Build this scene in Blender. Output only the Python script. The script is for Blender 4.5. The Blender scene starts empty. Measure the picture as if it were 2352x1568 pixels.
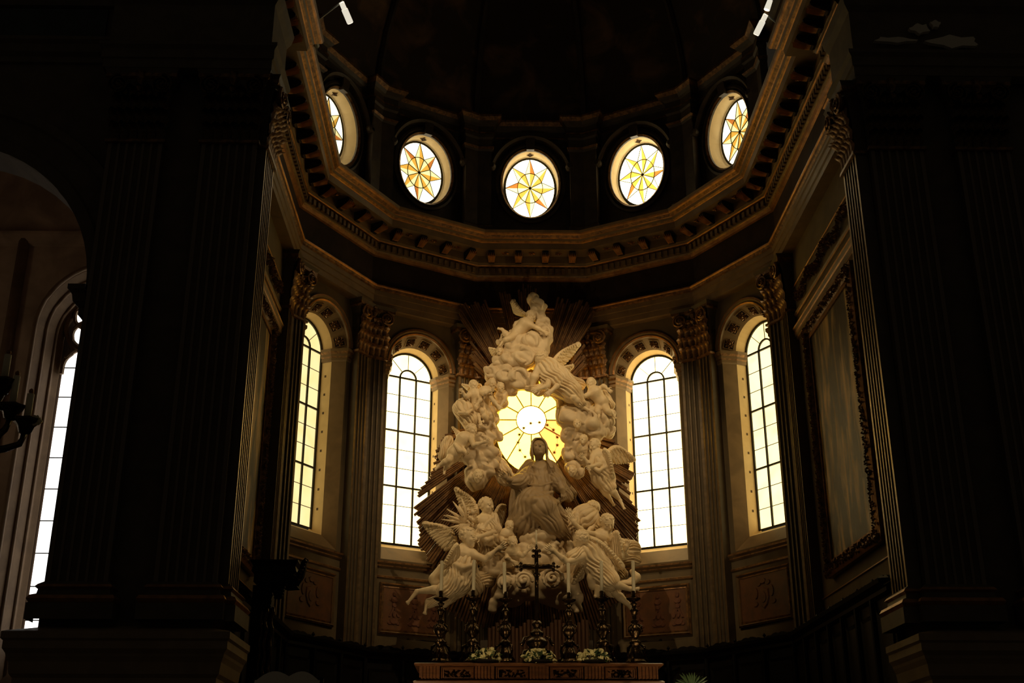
import bpy, math, random
import numpy as np
from mathutils import Vector, Matrix

# ------------------------------------------------------------------ camera, world, lights, exposure
sc = bpy.context.scene
COL = sc.collection
random.seed(7)
rng = np.random.default_rng(11)
PI = math.pi
FPX, PITCH, YAW = 2747.0, math.radians(21.75), math.radians(-1.046)   # eye at the world origin, nave floor 1.65 m below
cam_d = bpy.data.cameras.new('camera'); cam_d.sensor_width = 36.0; cam_d.lens = 36.0 * FPX / 2352.0
cam_d.clip_start = 0.1; cam_d.clip_end = 300
cam = bpy.data.objects.new('camera', cam_d); COL.objects.link(cam)
cam.rotation_euler = (PI / 2 + PITCH, 0, YAW)
sc.camera = cam
world = bpy.data.worlds.new('world'); sc.world = world; world.use_nodes = True
world.node_tree.nodes['Background'].inputs[0].default_value = (1.0, 0.8, 0.55, 1)
world.node_tree.nodes['Background'].inputs[1].default_value = 0.012
sc.view_settings.view_transform = 'Standard'; sc.view_settings.look = 'None'
sc.view_settings.exposure = 0.0; sc.view_settings.gamma = 1.0
sc.view_settings.use_curve_mapping = False
sc.cycles.max_bounces = 5; sc.cycles.diffuse_bounces = 3; sc.cycles.glossy_bounces = 2; sc.cycles.transmission_bounces = 1; sc.cycles.transparent_max_bounces = 4
sc.cycles.caustics_reflective = False; sc.cycles.caustics_refractive = False; sc.cycles.adaptive_threshold = 0.03; sc.cycles.use_denoising = True
WIN_L = {-2: 1.15, -1: 3.0, 0: 13.0, 1: 4.2, 2: 2.0}       # daylight behind the glass of each apse face
OCU_L = {-2: 0.9, -1: 1.3, 0: 2.2, 1: 2.8, 2: 1.3}
SPOT_W = 1150.0
FILL_W = 260.0  # power of the added fill lamps
FLOOR = -1.65
CX, CY = 1.0, 22.4                                          # axis of the half-dodecagon apse

def V(*a): return Vector(a if len(a) == 3 else a[0])
_R = np.array([math.cos(YAW), math.sin(YAW), 0]); _F = np.array([-math.sin(YAW) * math.cos(PITCH), math.cos(YAW) * math.cos(PITCH), math.sin(PITCH)])
_U = np.cross(_R, _F)
def at(u, v, Y):
    """photo pixel -> world point at depth Y"""
    d = _R * (u - 1176) / FPX - _U * (v - 784) / FPX + _F
    return d * (Y / d[1])
def atH(u, v, H):
    d = _R * (u - 1176) / FPX - _U * (v - 784) / FPX + _F
    return d * (H / d[2])
def atX(u, v, X):
    d = _R * (u - 1176) / FPX - _U * (v - 784) / FPX + _F
    return d * (X / d[0])

# ------------------------------------------------------------------ materials
MAT = {}
def mat(name, col, rough=0.6, metal=0.0, col2=None, scale=4.0, detail=4.0, bump=0.0, bscale=30.0, stretch=None, emit=None, estr=0.0, spec=0.5, ramp=(0.35, 0.65), coat=0.0):
    m = bpy.data.materials.new(name); m.use_nodes = True
    nt = m.node_tree; N = nt.nodes; L = nt.links; b = N['Principled BSDF']
    b.inputs['Base Color'].default_value = (*col, 1); b.inputs['Roughness'].default_value = rough; b.inputs['Metallic'].default_value = metal
    b.inputs['Specular IOR Level'].default_value = spec
    if coat: b.inputs['Coat Weight'].default_value = coat
    tc = N.new('ShaderNodeTexCoord'); mp = N.new('ShaderNodeMapping')
    L.new(tc.outputs['Object'], mp.inputs['Vector'])
    if stretch: mp.inputs['Scale'].default_value = stretch
    if col2 is not None:
        n = N.new('ShaderNodeTexNoise'); n.inputs['Scale'].default_value = scale; n.inputs['Detail'].default_value = detail; n.inputs['Distortion'].default_value = 0.6
        r = N.new('ShaderNodeValToRGB'); r.color_ramp.elements[0].position = ramp[0]; r.color_ramp.elements[1].position = ramp[1]
        r.color_ramp.elements[0].color = (*col, 1); r.color_ramp.elements[1].color = (*col2, 1)
        L.new(mp.outputs[0], n.inputs['Vector']); L.new(n.outputs['Fac'], r.inputs['Fac'])
        if emit is None: L.new(r.outputs['Color'], b.inputs['Base Color'])
        else: L.new(r.outputs['Color'], b.inputs['Emission Color'])
    if emit is not None:
        if col2 is None: b.inputs['Emission Color'].default_value = (*emit, 1)
        b.inputs['Emission Strength'].default_value = estr
        b.inputs['Base Color'].default_value = (0.5, 0.45, 0.35, 1) if metal == 0 else (*col, 1)
    if bump:
        n2 = N.new('ShaderNodeTexNoise'); n2.inputs['Scale'].default_value = bscale; n2.inputs['Detail'].default_value = 3
        bp = N.new('ShaderNodeBump'); bp.inputs['Strength'].default_value = bump; bp.inputs['Distance'].default_value = 0.02
        L.new(mp.outputs[0], n2.inputs['Vector']); L.new(n2.outputs['Fac'], bp.inputs['Height']); L.new(bp.outputs[0], b.inputs['Normal'])
    MAT[name] = m
    return m
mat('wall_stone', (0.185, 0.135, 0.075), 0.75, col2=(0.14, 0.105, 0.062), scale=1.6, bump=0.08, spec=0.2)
mat('plaster', (0.86, 0.64, 0.33), 0.8, col2=(0.74, 0.54, 0.27), scale=2.0, bump=0.1)
mat('brown_stone', (0.27, 0.175, 0.085), 0.5, col2=(0.20, 0.13, 0.065), scale=2.5, bump=0.05, spec=0.35)
mat('gilt_leaf', (0.62, 0.30, 0.10), 0.4, metal=0.2, bump=0.2)
mat('gilt', (0.52, 0.24, 0.07), 0.36, metal=0.45, col2=(0.24, 0.11, 0.038), scale=5.0, bump=0.35, bscale=22, ramp=(0.3, 0.7))
mat('gilt_dark', (0.30, 0.15, 0.05), 0.36, metal=0.4, col2=(0.10, 0.05, 0.022), scale=10.0, bump=0.3, bscale=30)
mat('frieze_marble', (0.05, 0.03, 0.02), 0.65, col2=(0.03, 0.018, 0.012), scale=2.5, bump=0.02, spec=0.15)
mat('pilaster_stone', (0.125, 0.092, 0.05), 0.5, col2=(0.095, 0.07, 0.042), scale=3.0, bump=0.05, spec=0.3)
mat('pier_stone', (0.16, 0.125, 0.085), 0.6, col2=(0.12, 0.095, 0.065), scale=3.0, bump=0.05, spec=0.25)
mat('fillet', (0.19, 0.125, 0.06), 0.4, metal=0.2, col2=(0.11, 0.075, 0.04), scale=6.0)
mat('fillet_lit', (0.44, 0.29, 0.13), 0.4, metal=0.3, col2=(0.30, 0.20, 0.10), scale=6.0)  # paler copy of fillet, window light put into its colour
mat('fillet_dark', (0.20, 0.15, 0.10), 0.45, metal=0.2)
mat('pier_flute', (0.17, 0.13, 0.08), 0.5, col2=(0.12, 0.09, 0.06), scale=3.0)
mat('pedestal_stone', (0.36, 0.26, 0.15), 0.55, col2=(0.28, 0.20, 0.12), scale=3.0)
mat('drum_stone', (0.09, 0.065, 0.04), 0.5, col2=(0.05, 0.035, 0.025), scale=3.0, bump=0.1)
mat('fresco', (0.06, 0.04, 0.025), 0.8, col2=(0.30, 0.17, 0.085), scale=0.9, detail=7, ramp=(0.5, 0.72))
mat('red_marble', (0.20, 0.085, 0.038), 0.4, col2=(0.13, 0.065, 0.036), scale=5.0, detail=8)
mat('canvas', (0.06, 0.035, 0.014), 0.5, col2=(0.85, 0.54, 0.19), scale=1.5, detail=8, stretch=(2.2, 1.0, 0.45), bump=0.4, bscale=7, ramp=(0.47, 0.68), spec=0.3)  # gold streaks put the sheen of window light into the canvas colour
mat('dark_wood', (0.010, 0.007, 0.005), 0.5, col2=(0.006, 0.004, 0.003), scale=6.0, bump=0.1, spec=0.2)
mat('lamp_body_glow', (0.9, 0.86, 0.75), 0.4, emit=(1.0, 0.92, 0.74), estr=0.75)  # added glow in place of daylight falling on the spotlight bodies
mat('lens_glow', (1, 1, 1), 0.3, emit=(1.0, 0.85, 0.6), estr=3.0)
mat('altar_wood', (0.20, 0.08, 0.03), 0.35, col2=(0.12, 0.05, 0.02), scale=5.0, stretch=(1, 1, 6), bump=0.05)
mat('panel_wood', (0.11, 0.05, 0.022), 0.5, col2=(0.06, 0.026, 0.012), scale=5.0, stretch=(6, 6, 0.6), bump=0.08)
mat('ray_wood', (0.22, 0.115, 0.045), 0.33, metal=0.4, col2=(0.11, 0.055, 0.024), scale=6.0, bump=0.2, bscale=20)
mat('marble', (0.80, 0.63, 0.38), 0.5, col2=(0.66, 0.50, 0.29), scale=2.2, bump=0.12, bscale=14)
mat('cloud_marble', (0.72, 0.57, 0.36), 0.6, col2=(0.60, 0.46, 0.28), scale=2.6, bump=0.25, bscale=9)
mat('dim_marble', (0.37, 0.255, 0.13), 0.55, col2=(0.28, 0.19, 0.095), scale=2.5, bump=0.1, bscale=12)  # dimmer light on the robed woman put into a darker marble
mat('iron', (0.03, 0.028, 0.02), 0.5, metal=0.6)
mat('iron_green', (0.10, 0.10, 0.06), 0.6, metal=0.2)
mat('bronze', (0.11, 0.07, 0.032), 0.24, metal=0.9, col2=(0.05, 0.03, 0.015), scale=14, bump=0.3, bscale=40)
mat('wax', (0.86, 0.76, 0.52), 0.45)
mat('petal', (0.86, 0.76, 0.40), 0.6, col2=(0.66, 0.62, 0.24), scale=10)
mat('leaf', (0.05, 0.09, 0.03), 0.6, col2=(0.03, 0.06, 0.02), scale=8)
mat('white_paint', (0.85, 0.83, 0.76), 0.4)
mat('grey_metal', (0.18, 0.18, 0.16), 0.5, metal=0.3)
mat('paper', (0.80, 0.74, 0.62), 0.8)
mat('blue_fresco', (0.05, 0.065, 0.06), 0.6, col2=(0.035, 0.04, 0.04), scale=2.0)
mat('chapel_wall', (0.50, 0.36, 0.25), 0.9, col2=(0.30, 0.21, 0.14), scale=1.2, detail=8, bump=0.2, bscale=6, spec=0.1)
mat('chapel_stone', (0.23, 0.145, 0.075), 0.7, col2=(0.17, 0.105, 0.055), scale=2.0, bump=0.1, spec=0.3)
mat('floor_marble', (0.14, 0.12, 0.10), 0.3, col2=(0.09, 0.08, 0.07), scale=1.0)
mat('socket_dark', (0.09, 0.05, 0.025), 0.8)
mat('porphyry', (0.20, 0.085, 0.05), 0.4, col2=(0.12, 0.05, 0.03), scale=7)
for k in WIN_L:
    if k == 0: continue
    mat('pane_%d' % k, (1.0, 0.72, 0.28), 0.3, col2=(1.0, 0.80, 0.38), scale=1.6, detail=1.5, emit=(1, 1, 1), estr=WIN_L[k], ramp=(0.3, 0.6))
mat('pane_sun', (1, 1, 1), 0.3, emit=(1.0, 0.62, 0.045), estr=WIN_L[0])
mat('pane_disc', (1, 1, 1), 0.3, emit=(1.0, 0.70, 0.12), estr=WIN_L[0] * 1.2)
mat('pane_amber', (1, 1, 1), 0.3, emit=(1.0, 0.27, 0.055), estr=WIN_L[0] * 0.25)
mat('pane_added', (1, 1, 1), 0.3, emit=(1.0, 0.76, 0.52), estr=0.9)  # glow of the added chapel window
mat('pane_lancet', (1, 1, 1), 0.3, emit=(1.0, 0.97, 0.92), estr=2.2)
for k in OCU_L:
    mat('star_clear_%d' % k, (1, 1, 1), 0.3, emit=(1.0, 0.90, 0.62), estr=OCU_L[k] * 1.9)
    mat('star_pale_%d' % k, (1, 1, 1), 0.3, emit=(1.0, 0.86, 0.36), estr=OCU_L[k])
    mat('star_amber_%d' % k, (1, 1, 1), 0.3, emit=(0.95, 0.47, 0.055), estr=OCU_L[k] * 0.75)
    mat('star_rust_%d' % k, (1, 1, 1), 0.3, emit=(0.80, 0.22, 0.03), estr=OCU_L[k] * 0.62)

# ------------------------------------------------------------------ object helpers
WM = {}   # world matrix of every object made here
def tag(o, label=None, cat=None, group=None, kind=None):
    if label: o['label'] = label
    if cat: o['category'] = cat
    if group: o['group'] = group
    if kind: o['kind'] = kind
    return o
def empty(name, loc, label=None, cat=None, group=None, kind=None):
    o = bpy.data.objects.new(name, None); COL.objects.link(o); o.empty_display_size = 0.2
    o.location = V(loc); WM[o] = Matrix.Translation(V(loc))
    return tag(o, label, cat, group, kind)
class MB:
    def __init__(s): s.v = []; s.f = []; s.m = []
    def add(s, vs, fs, mi=0):
        o = len(s.v); s.v += [tuple(float(c) for c in p) for p in vs]; s.f += [tuple(i + o for i in f) for f in fs]; s.m += [mi] * len(fs)
        return s
    def box(s, c, size, mi=0, M=None):
        x, y, z = size[0] / 2, size[1] / 2, size[2] / 2
        vs = [Vector((sx * x, sy * y, sz * z)) for sx in (-1, 1) for sy in (-1, 1) for sz in (-1, 1)]
        if M is not None: vs = [M @ p for p in vs]
        vs = [p + V(c) for p in vs]
        return s.add(vs, [(0, 1, 3, 2), (4, 6, 7, 5), (0, 4, 5, 1), (2, 3, 7, 6), (0, 2, 6, 4), (1, 5, 7, 3)], mi)
    def span(s, a, b, mi=0):
        a = V(a); b = V(b)
        return s.box((a + b) / 2, b - a, mi)
    def loft(s, secs, closed=True, caps=True, mi=0, mis=None):
        n = len(secs[0]); vs = [p for q in secs for p in q]; fs = []; ms = []
        for i in range(len(secs) - 1):
            for j in range(n if closed else n - 1):
                j2 = (j + 1) % n
                fs.append((i * n + j, i * n + j2, (i + 1) * n + j2, (i + 1) * n + j)); ms.append(mis[i] if mis else mi)
        if caps and closed:
            fs.append(tuple(range(n - 1, -1, -1))); ms.append(mi)
            fs.append(tuple((len(secs) - 1) * n + j for j in range(n))); ms.append(mi)
        o = len(s.v); s.v += [tuple(float(c) for c in p) for p in vs]; s.f += [tuple(i + o for i in f) for f in fs]; s.m += ms
        return s
    def tube(s, path, rad, n=8, mi=0, caps=True, up=None):
        path = [V(p) for p in path]; secs = []
        if not hasattr(rad, '__len__'): rad = [rad] * len(path)
        ref = V(up) if up else None
        for i, p in enumerate(path):
            t = (path[min(i + 1, len(path) - 1)] - path[max(i - 1, 0)])
            if t.length < 1e-9: t = Vector((0, 0, 1))
            t.normalize()
            r0 = ref if ref is not None else (Vector((0, 0, 1)) if abs(t.z) < 0.9 else Vector((0, 1, 0)))
            e1 = t.cross(r0)
            if e1.length < 1e-6: e1 = t.cross(Vector((1, 0, 0)))
            e1.normalize(); e2 = t.cross(e1)
            secs.append([p + (e1 * math.cos(2 * PI * j / n) + e2 * math.sin(2 * PI * j / n)) * rad[i] for j in range(n)])
        return s.loft(secs, True, caps, mi)
    def lathe(s, prof, n=16, c=(0, 0, 0), mi=0, a0=0.0, a1=2 * PI, lob=0, lamp=0.0):
        c = V(c); full = abs(a1 - a0 - 2 * PI) < 1e-6; secs = []
        for r, z in prof:
            q = []
            for j in range(n if full else n + 1):
                a = a0 + (a1 - a0) * j / n
                rr = r * (1 + lamp * math.cos(lob * a)) if lob else r
                q.append(c + Vector((rr * math.cos(a), rr * math.sin(a), z)))
            secs.append(q)
        return s.loft(secs, full, full, mi)
    def mesh(s, name, mats, smooth=False, inv=None):
        me = bpy.data.meshes.new(name)
        vs = s.v if inv is None else [tuple(inv @ Vector(p)) for p in s.v]
        me.from_pydata(vs, [], s.f)
        for m in mats: me.materials.append(MAT[m])
        if len(mats) > 1: me.polygons.foreach_set('material_index', s.m)
        if smooth: me.polygons.foreach_set('use_smooth', [True] * len(me.polygons))
        me.update(); return me
    def build(s, name, mats, parent=None, smooth=False, org=None):
        if isinstance(mats, str): mats = [mats]
        M = WM[parent] if parent is not None else (Matrix.Translation(V(org)) if org is not None else Matrix.Identity(4))
        o = bpy.data.objects.new(name, s.mesh(name, mats, smooth, M.inverted())); COL.objects.link(o)
        if parent is not None: o.parent = parent
        else: o.matrix_basis = M
        WM[o] = M
        return o
def put(me, name, M, parent=None):
    """one object on shared mesh data, at world matrix M"""
    o = bpy.data.objects.new(name, me); COL.objects.link(o)
    if parent is not None: o.parent = parent; o.matrix_basis = WM[parent].inverted() @ M
    else: o.matrix_basis = M
    WM[o] = M.copy()
    return o
def FK(k): return Matrix.Translation((CX, CY, 0)) @ Matrix.Rotation(-math.radians(30 * k), 4, 'Z')
def frame(o, x, y, z):
    """matrix from origin and three axes"""
    m = Matrix.Identity(4)
    for i, a in enumerate((x, y, z)):
        m[0][i], m[1][i], m[2][i] = a[0], a[1], a[2]
    m[0][3], m[1][3], m[2][3] = o[0], o[1], o[2]
    return m
def offset_path(pts, d):
    """mitred offset of an open plan polyline to its right-hand side"""
    out = []; n = len(pts)
    for i in range(n):
        ns = []
        for a, b in ((i - 1, i), (i, i + 1)):
            if a < 0 or b >= n: continue
            dx, dy = pts[b][0] - pts[a][0], pts[b][1] - pts[a][1]; l = math.hypot(dx, dy)
            ns.append((dy / l, -dx / l))
        if len(ns) == 1: m = ns[0]
        else:
            q = 1 + ns[0][0] * ns[1][0] + ns[0][1] * ns[1][1]; q = max(q, 0.15)
            m = ((ns[0][0] + ns[1][0]) / q, (ns[0][1] + ns[1][1]) / q)
        out.append((pts[i][0] + m[0] * d, pts[i][1] + m[1] * d))
    return out
def sweep(mb, pts, prof):
    """prof: (inward offset, z, material of the strip to the next point)"""
    secs = [[(x, y, z) for x, y in offset_path(pts, d)] for d, z, _ in prof]
    n = len(pts)
    for i in range(len(prof) - 1):
        vs = secs[i] + secs[i + 1]
        mb.add(vs, [(j, j + 1, n + j + 1, n + j) for j in range(n - 1)], prof[i][2])
def dodec(a, kmin=-3, kmax=2):
    r = a / math.cos(math.radians(15))
    return [(CX + r * math.sin(math.radians(30 * k + 15)), CY + r * math.cos(math.radians(30 * k + 15))) for k in range(kmin, kmax + 1)]
# ================================================================== SETTING
A_W = 5.5
T15 = math.tan(math.radians(15))
def arch_loop(hw, zs, sill, a, n=20):
    p = [(-hw, a, sill), (hw, a, sill)]
    return p + [(hw * math.cos(PI * i / n), a, zs + hw * math.sin(PI * i / n)) for i in range(n + 1)]
def oval_loop(hw, hh, zc, a, n=40):
    return [(hw * math.cos(2 * PI * i / n), a, zc + hh * math.sin(2 * PI * i / n)) for i in range(n)]
def ring_wall(mb, loop, x0, x1, z0, z1, y, mi=0):
    """plane wall with a star-shaped hole"""
    cx = sum(p[0] for p in loop) / len(loop); cz = (min(p[2] for p in loop) + max(p[2] for p in loop)) / 2
    L = [(p[0] - cx, p[2] - cz) for p in loop]
    angs = [math.atan2(z, x) for x, z in L]
    for X in (x0, x1):
        for Z in (z0, z1): angs.append(math.atan2(Z - cz, X - cx))
    angs = sorted(set(round(a, 5) for a in angs))
    def hole(a):
        d = (math.cos(a), math.sin(a)); best = 0
        for i in range(len(L)):
            p, q = L[i], L[(i + 1) % len(L)]; e = (q[0] - p[0], q[1] - p[1]); den = d[0] * e[1] - d[1] * e[0]
            if abs(den) < 1e-12: continue
            t = (p[0] * e[1] - p[1] * e[0]) / den; s_ = (p[0] * d[1] - p[1] * d[0]) / den
            if t > 0 and -1e-4 <= s_ <= 1 + 1e-4: best = max(best, t)
        return best
    def rect(a):
        c, s_ = math.cos(a), math.sin(a); t = 1e9
        if c > 1e-9: t = min(t, (x1 - cx) / c)
        if c < -1e-9: t = min(t, (x0 - cx) / c)
        if s_ > 1e-9: t = min(t, (z1 - cz) / s_)
        if s_ < -1e-9: t = min(t, (z0 - cz) / s_)
        return t
    vs = []
    for a in angs:
        h, r = hole(a), rect(a); c, s_ = math.cos(a), math.sin(a)
        vs += [(cx + h * c, y, cz + h * s_), (cx + r * c, y, cz + r * s_)]
    n = len(angs)
    mb.add(vs, [(2 * i, 2 * i + 1, 2 * ((i + 1) % n) + 1, 2 * ((i + 1) % n)) for i in range(n)], mi)
SIDE = {-3: 'choir_left', -2: 'apse_far_left', -1: 'apse_left', 0: 'apse_center', 1: 'apse_right', 2: 'apse_far_right', 3: 'choir_right'}
def local_obj(name, mb, mats, k, parent=None, smooth=False):
    o = put(mb.mesh(name, [mats] if isinstance(mats, str) else mats, smooth), name, FK(k), parent)
    return o

# ---- floor and raised presbytery
mb = MB(); mb.span((-16, -6, FLOOR - 0.2), (16, 30, FLOOR)); tag(mb.build('floor', 'floor_marble'), 'dark marble nave floor', kind='structure')
mb = MB(); mb.span((-4.4, 15.6, FLOOR), (6.4, 28.4, -0.2))
for i in range(4): mb.span((-3.4, 15.6 - 0.35 * (i + 1), FLOOR), (5.4, 15.6 - 0.35 * i, -0.2 - 0.29 * (i + 1)))
tag(mb.build('floor_presbytery', 'floor_marble'), 'raised presbytery floor with front steps', kind='structure')

# ---- apse faces with their windows
W = dict(hw=0.82, zs=10.13, sill=5.42)
GZ, GA, GHW, GSILL = 10.03, 6.12, 0.655, 5.92
hwall = A_W * T15
L0 = arch_loop(W['hw'], W['zs'], W['sill'], A_W); L1 = arch_loop(0.69, 10.05, 5.76, 5.82); L2 = arch_loop(0.66, 10.03, 5.90, 6.16)
mb = MB(); ring_wall(mb, L0, -hwall, hwall, FLOOR, 11.45, A_W); ME_wall = mb.mesh('apse_wall', ['wall_stone'])
mb = MB(); mb.loft([L0, L1], True, False, 0); mb.loft([L1, L2], True, False, 1); ME_rev = mb.mesh('reveal', ['brown_stone', 'plaster'])
# archivolt
mb = MB(); prof = [(.82, 5.5), (.82, 5.45), (.855, 5.43), (.89, 5.455), (.925, 5.42), (.97, 5.43), (.985, 5.5)]
secs = []
for i in range(25):
    a = PI * i / 24; secs.append([(r * math.cos(a), y, W['zs'] + r * math.sin(a)) for r, y in prof])
for i in range(24):
    for j in range(6):
        mb.add([secs[i][j], secs[i][j + 1], secs[i + 1][j + 1], secs[i + 1][j]], [(0, 1, 2, 3)], 1 if j in (1, 4) else 0)
ME_archi = mb.mesh('archivolt', ['brown_stone', 'gilt'])
# impost band of one jamb
def impost(sg):
    mb = MB(); pts = [(-0.98, 5.5), (-.82, 5.5), (-.69, 5.82), (-.66, 6.08)]
    if sg > 0: pts = [(-x, y) for x, y in reversed(pts)]
    sweep(mb, pts, [(0, 9.80, 0), (.025, 9.83, 0), (.025, 9.89, 1), (.05, 9.92, 0), (.05, 9.98, 1), (.09, 10.03, 0), (.09, 10.10, 0), (0, 10.12, 0)])
    return mb.mesh('impost', ['brown_stone', 'gilt_dark'])
ME_imp = [impost(-1), impost(1)]
# coffer with rosette, local z = surface normal
mb = MB()
for x0, x1, y0, y1 in ((-.135, .135, .11, .135), (-.135, .135, -.135, -.11), (-.135, -.11, -.11, .11), (.11, .135, -.11, .11)): mb.span((x0, y0, -.01), (x1, y1, .028))
ME_coffer = mb.mesh('coffer_frame', ['brown_stone'])
mb = MB(); mb.box((0, 0, 0.004), (.225, .225, .012)); ME_cbase = mb.mesh('coffer_field', ['frieze_marble'])
mb = MB()
for r, nn, w, h0, off in ((.105, 8, .034, .012, 0), (.07, 8, .026, .03, PI / 8)):
    for i in range(nn):
        a = 2 * PI * i / nn + off; d = Vector((math.cos(a), math.sin(a), 0)); e = Vector((-math.sin(a), math.cos(a), 0))
        mb.add([d * .02 + V(0, 0, h0), d * r * .65 + e * w + V(0, 0, h0), d * r + V(0, 0, h0 + .035), d * r * .65 - e * w + V(0, 0, h0), d * r * .6 + V(0, 0, h0 + .045)], [(0, 1, 4), (1, 2, 4), (2, 3, 4), (3, 0, 4)])
mb.lathe([(0.028, .03), (.028, .06), (.012, .075)], 8); ME_ros = mb.mesh('rosette', ['gilt_dark'])
# glazing
def slab(poly, y, t=0.012):
    mb = MB(); mb.loft([[(x, y - t / 2, z) for x, z in poly], [(x, y + t / 2, z) for x, z in poly]], True, True); return mb
cols = [-.655, -.22, .22, .655]; rows = [GSILL + (GZ - GSILL) * i / 9 for i in range(10)]
pane_polys = [[(cols[c], rows[r]), (cols[c + 1], rows[r]), (cols[c + 1], rows[r + 1]), (cols[c], rows[r + 1])] for c in range(3) for r in range(9)]
pane_polys.append([(.22 * math.cos(PI * i / 10), GZ + .22 * math.sin(PI * i / 10)) for i in range(11)])
for q in range(4):
    a0, a1 = PI * q / 4, PI * (q + 1) / 4
    pane_polys.append([(.655 * math.cos(a0 + (a1 - a0) * i / 6), GZ + .655 * math.sin(a0 + (a1 - a0) * i / 6)) for i in range(7)] + [(.22 * math.cos(a1 - (a1 - a0) * i / 3), GZ + .22 * math.sin(a1 - (a1 - a0) * i / 3)) for i in range(4)])
ME_frame = MB(); fl = arch_loop(GHW + .02, GZ, GSILL - .02, GA); fi = arch_loop(GHW - .03, GZ, GSILL + .02, GA)
ME_frame.loft([[(p[0], GA - .04, p[2]) for p in fl], [(p[0], GA - .04, p[2]) for p in fi], [(p[0], GA + .03, p[2]) for p in fi]], True, False)
ME_frame = ME_frame.mesh('window_frame', ['iron'])
mb = MB(); mb.box((0, GA - .02, (GZ + GSILL) / 2), (.038, .05, GZ - GSILL)); ME_mull = mb.mesh('mullion', ['iron'])
mb = MB(); mb.box((0, GA - .022, 0), (2 * GHW, .05, .038)); ME_trans = mb.mesh('transom', ['iron'])
mb = MB(); mb.box((0, GA - .012, 0), (2 * GHW, .02, .011)); ME_bar = mb.mesh('glazing_bar', ['iron'])
mb = MB()
secs = [[((.22 + dr) * math.cos(PI * i / 12), GA - .02 + dy, GZ + (.22 + dr) * math.sin(PI * i / 12)) for dr, dy in ((-.018, -.02), (.018, -.02), (.018, .02), (-.018, .02))] for i in range(13)]
mb.loft(secs); ME_hood = mb.mesh('arched_bar', ['iron'])
mb = MB(); mb.box((.4375, GA - .012, 0), (.435, .02, .011)); ME_spoke = mb.mesh('spoke_bar', ['iron'])
mb = MB(); mb.box((0, 0, 0), (.03, .055, .055)); ME_sock = mb.mesh('socket', ['socket_dark'])  # dark flush block for a jamb hole, the hole's shade in its colour
# dado panel below the window
def frame_mesh(name, hw, hh, w, d, mats):
    mb = MB(); R = lambda e, y: [(-hw - e, y, -hh - e), (hw + e, y, -hh - e), (hw + e, y, hh + e), (-hw - e, y, hh + e)]
    mb.loft([R(0, 0), R(0, -d), R(-.35 * w, -d * 1.5), R(-.6 * w, -d * .6), R(-w, -d * .8), R(-w, 0.01)], True, False, 0, [0, 1, 0, 1, 0])
    return mb.mesh(name, mats)
ME_dframe = frame_mesh('dado_frame', .82, .56, .10, .05, ['brown_stone', 'gilt_dark'])
mb = MB(); mb.box((0, 0, 0), (1.46, .03, .94)); ME_dpanel = mb.mesh('dado_panel', ['red_marble'])
def relief(name, m, kind):
    """low relief on the dado: a crested shield, or a hanging trophy of arms"""
    mb = MB()
    def plate(pts, d, c=None):
        n = len(pts); cx_ = sum(q[0] for q in pts) / n; cz_ = sum(q[1] for q in pts) / n
        mb.add([(x, 0, z) for x, z in pts] + [(cx_ + (x - cx_) * .86, -d, cz_ + (z - cz_) * .86) for x, z in pts], [(i, (i + 1) % n, n + (i + 1) % n, n + i) for i in range(n)] + [tuple(range(n, 2 * n))])
    def oval(x, z, rx, rz, d, n=12): plate([(x + rx * math.cos(2 * PI * i / n), z + rz * math.sin(2 * PI * i / n)) for i in range(n)], d)
    if kind == 'shield':
        plate([(-.16, .14), (0, .18), (.16, .14), (.17, -.05), (.10, -.20), (0, -.28), (-.10, -.20), (-.17, -.05)], .03); oval(0, -.03, .10, .13, .045)
        for sx in (-1, 1):
            oval(sx * .24, .08, .07, .13, .025); oval(sx * .27, -.14, .09, .06, .025); oval(sx * .14, .27, .08, .06, .025)
        oval(0, .31, .10, .06, .035)
    else:
        oval(0, .30, .05, .06, .03); oval(0, .17, .09, .07, .03); oval(0, .05, .06, .06, .035); plate([(-.03, .02), (.03, .02), (.14, -.22), (.09, -.22)], .025); plate([(-.03, .02), (.03, .02), (-.09, -.22), (-.14, -.22)], .025)
        oval(0, -.14, .05, .08, .03); oval(0, -.30, .11, .07, .03); oval(-.10, -.34, .06, .04, .02); oval(.10, -.34, .06, .04, .02)
    return mb.mesh(name, [m])
ME_arms = relief('trophy_relief', 'porphyry', 'trophy'); ME_shield = relief('shield_relief', 'red_marble', 'shield')
def ledge(mb, z0):
    sweep(mb, [(-0.99, A_W), (0.99, A_W)], [(0, z0, 0), (.05, z0 + .03, 1), (.05, z0 + .06, 0), (.10, z0 + .10, 1), (.10, z0 + .14, 0), (0, z0 + .16, 0)])
mb = MB(); ledge(mb, 5.22); sweep(mb, [(-.99, A_W), (.99, A_W)], [(0, 4.98, 0), (.035, 5.0, 1), (.035, 5.04, 0), (0, 5.06, 0)]); ME_ledge = mb.mesh('sill_ledge', ['brown_stone', 'gilt_dark'])
KS = (-2, -1, 1, 2); win_no = 0
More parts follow.
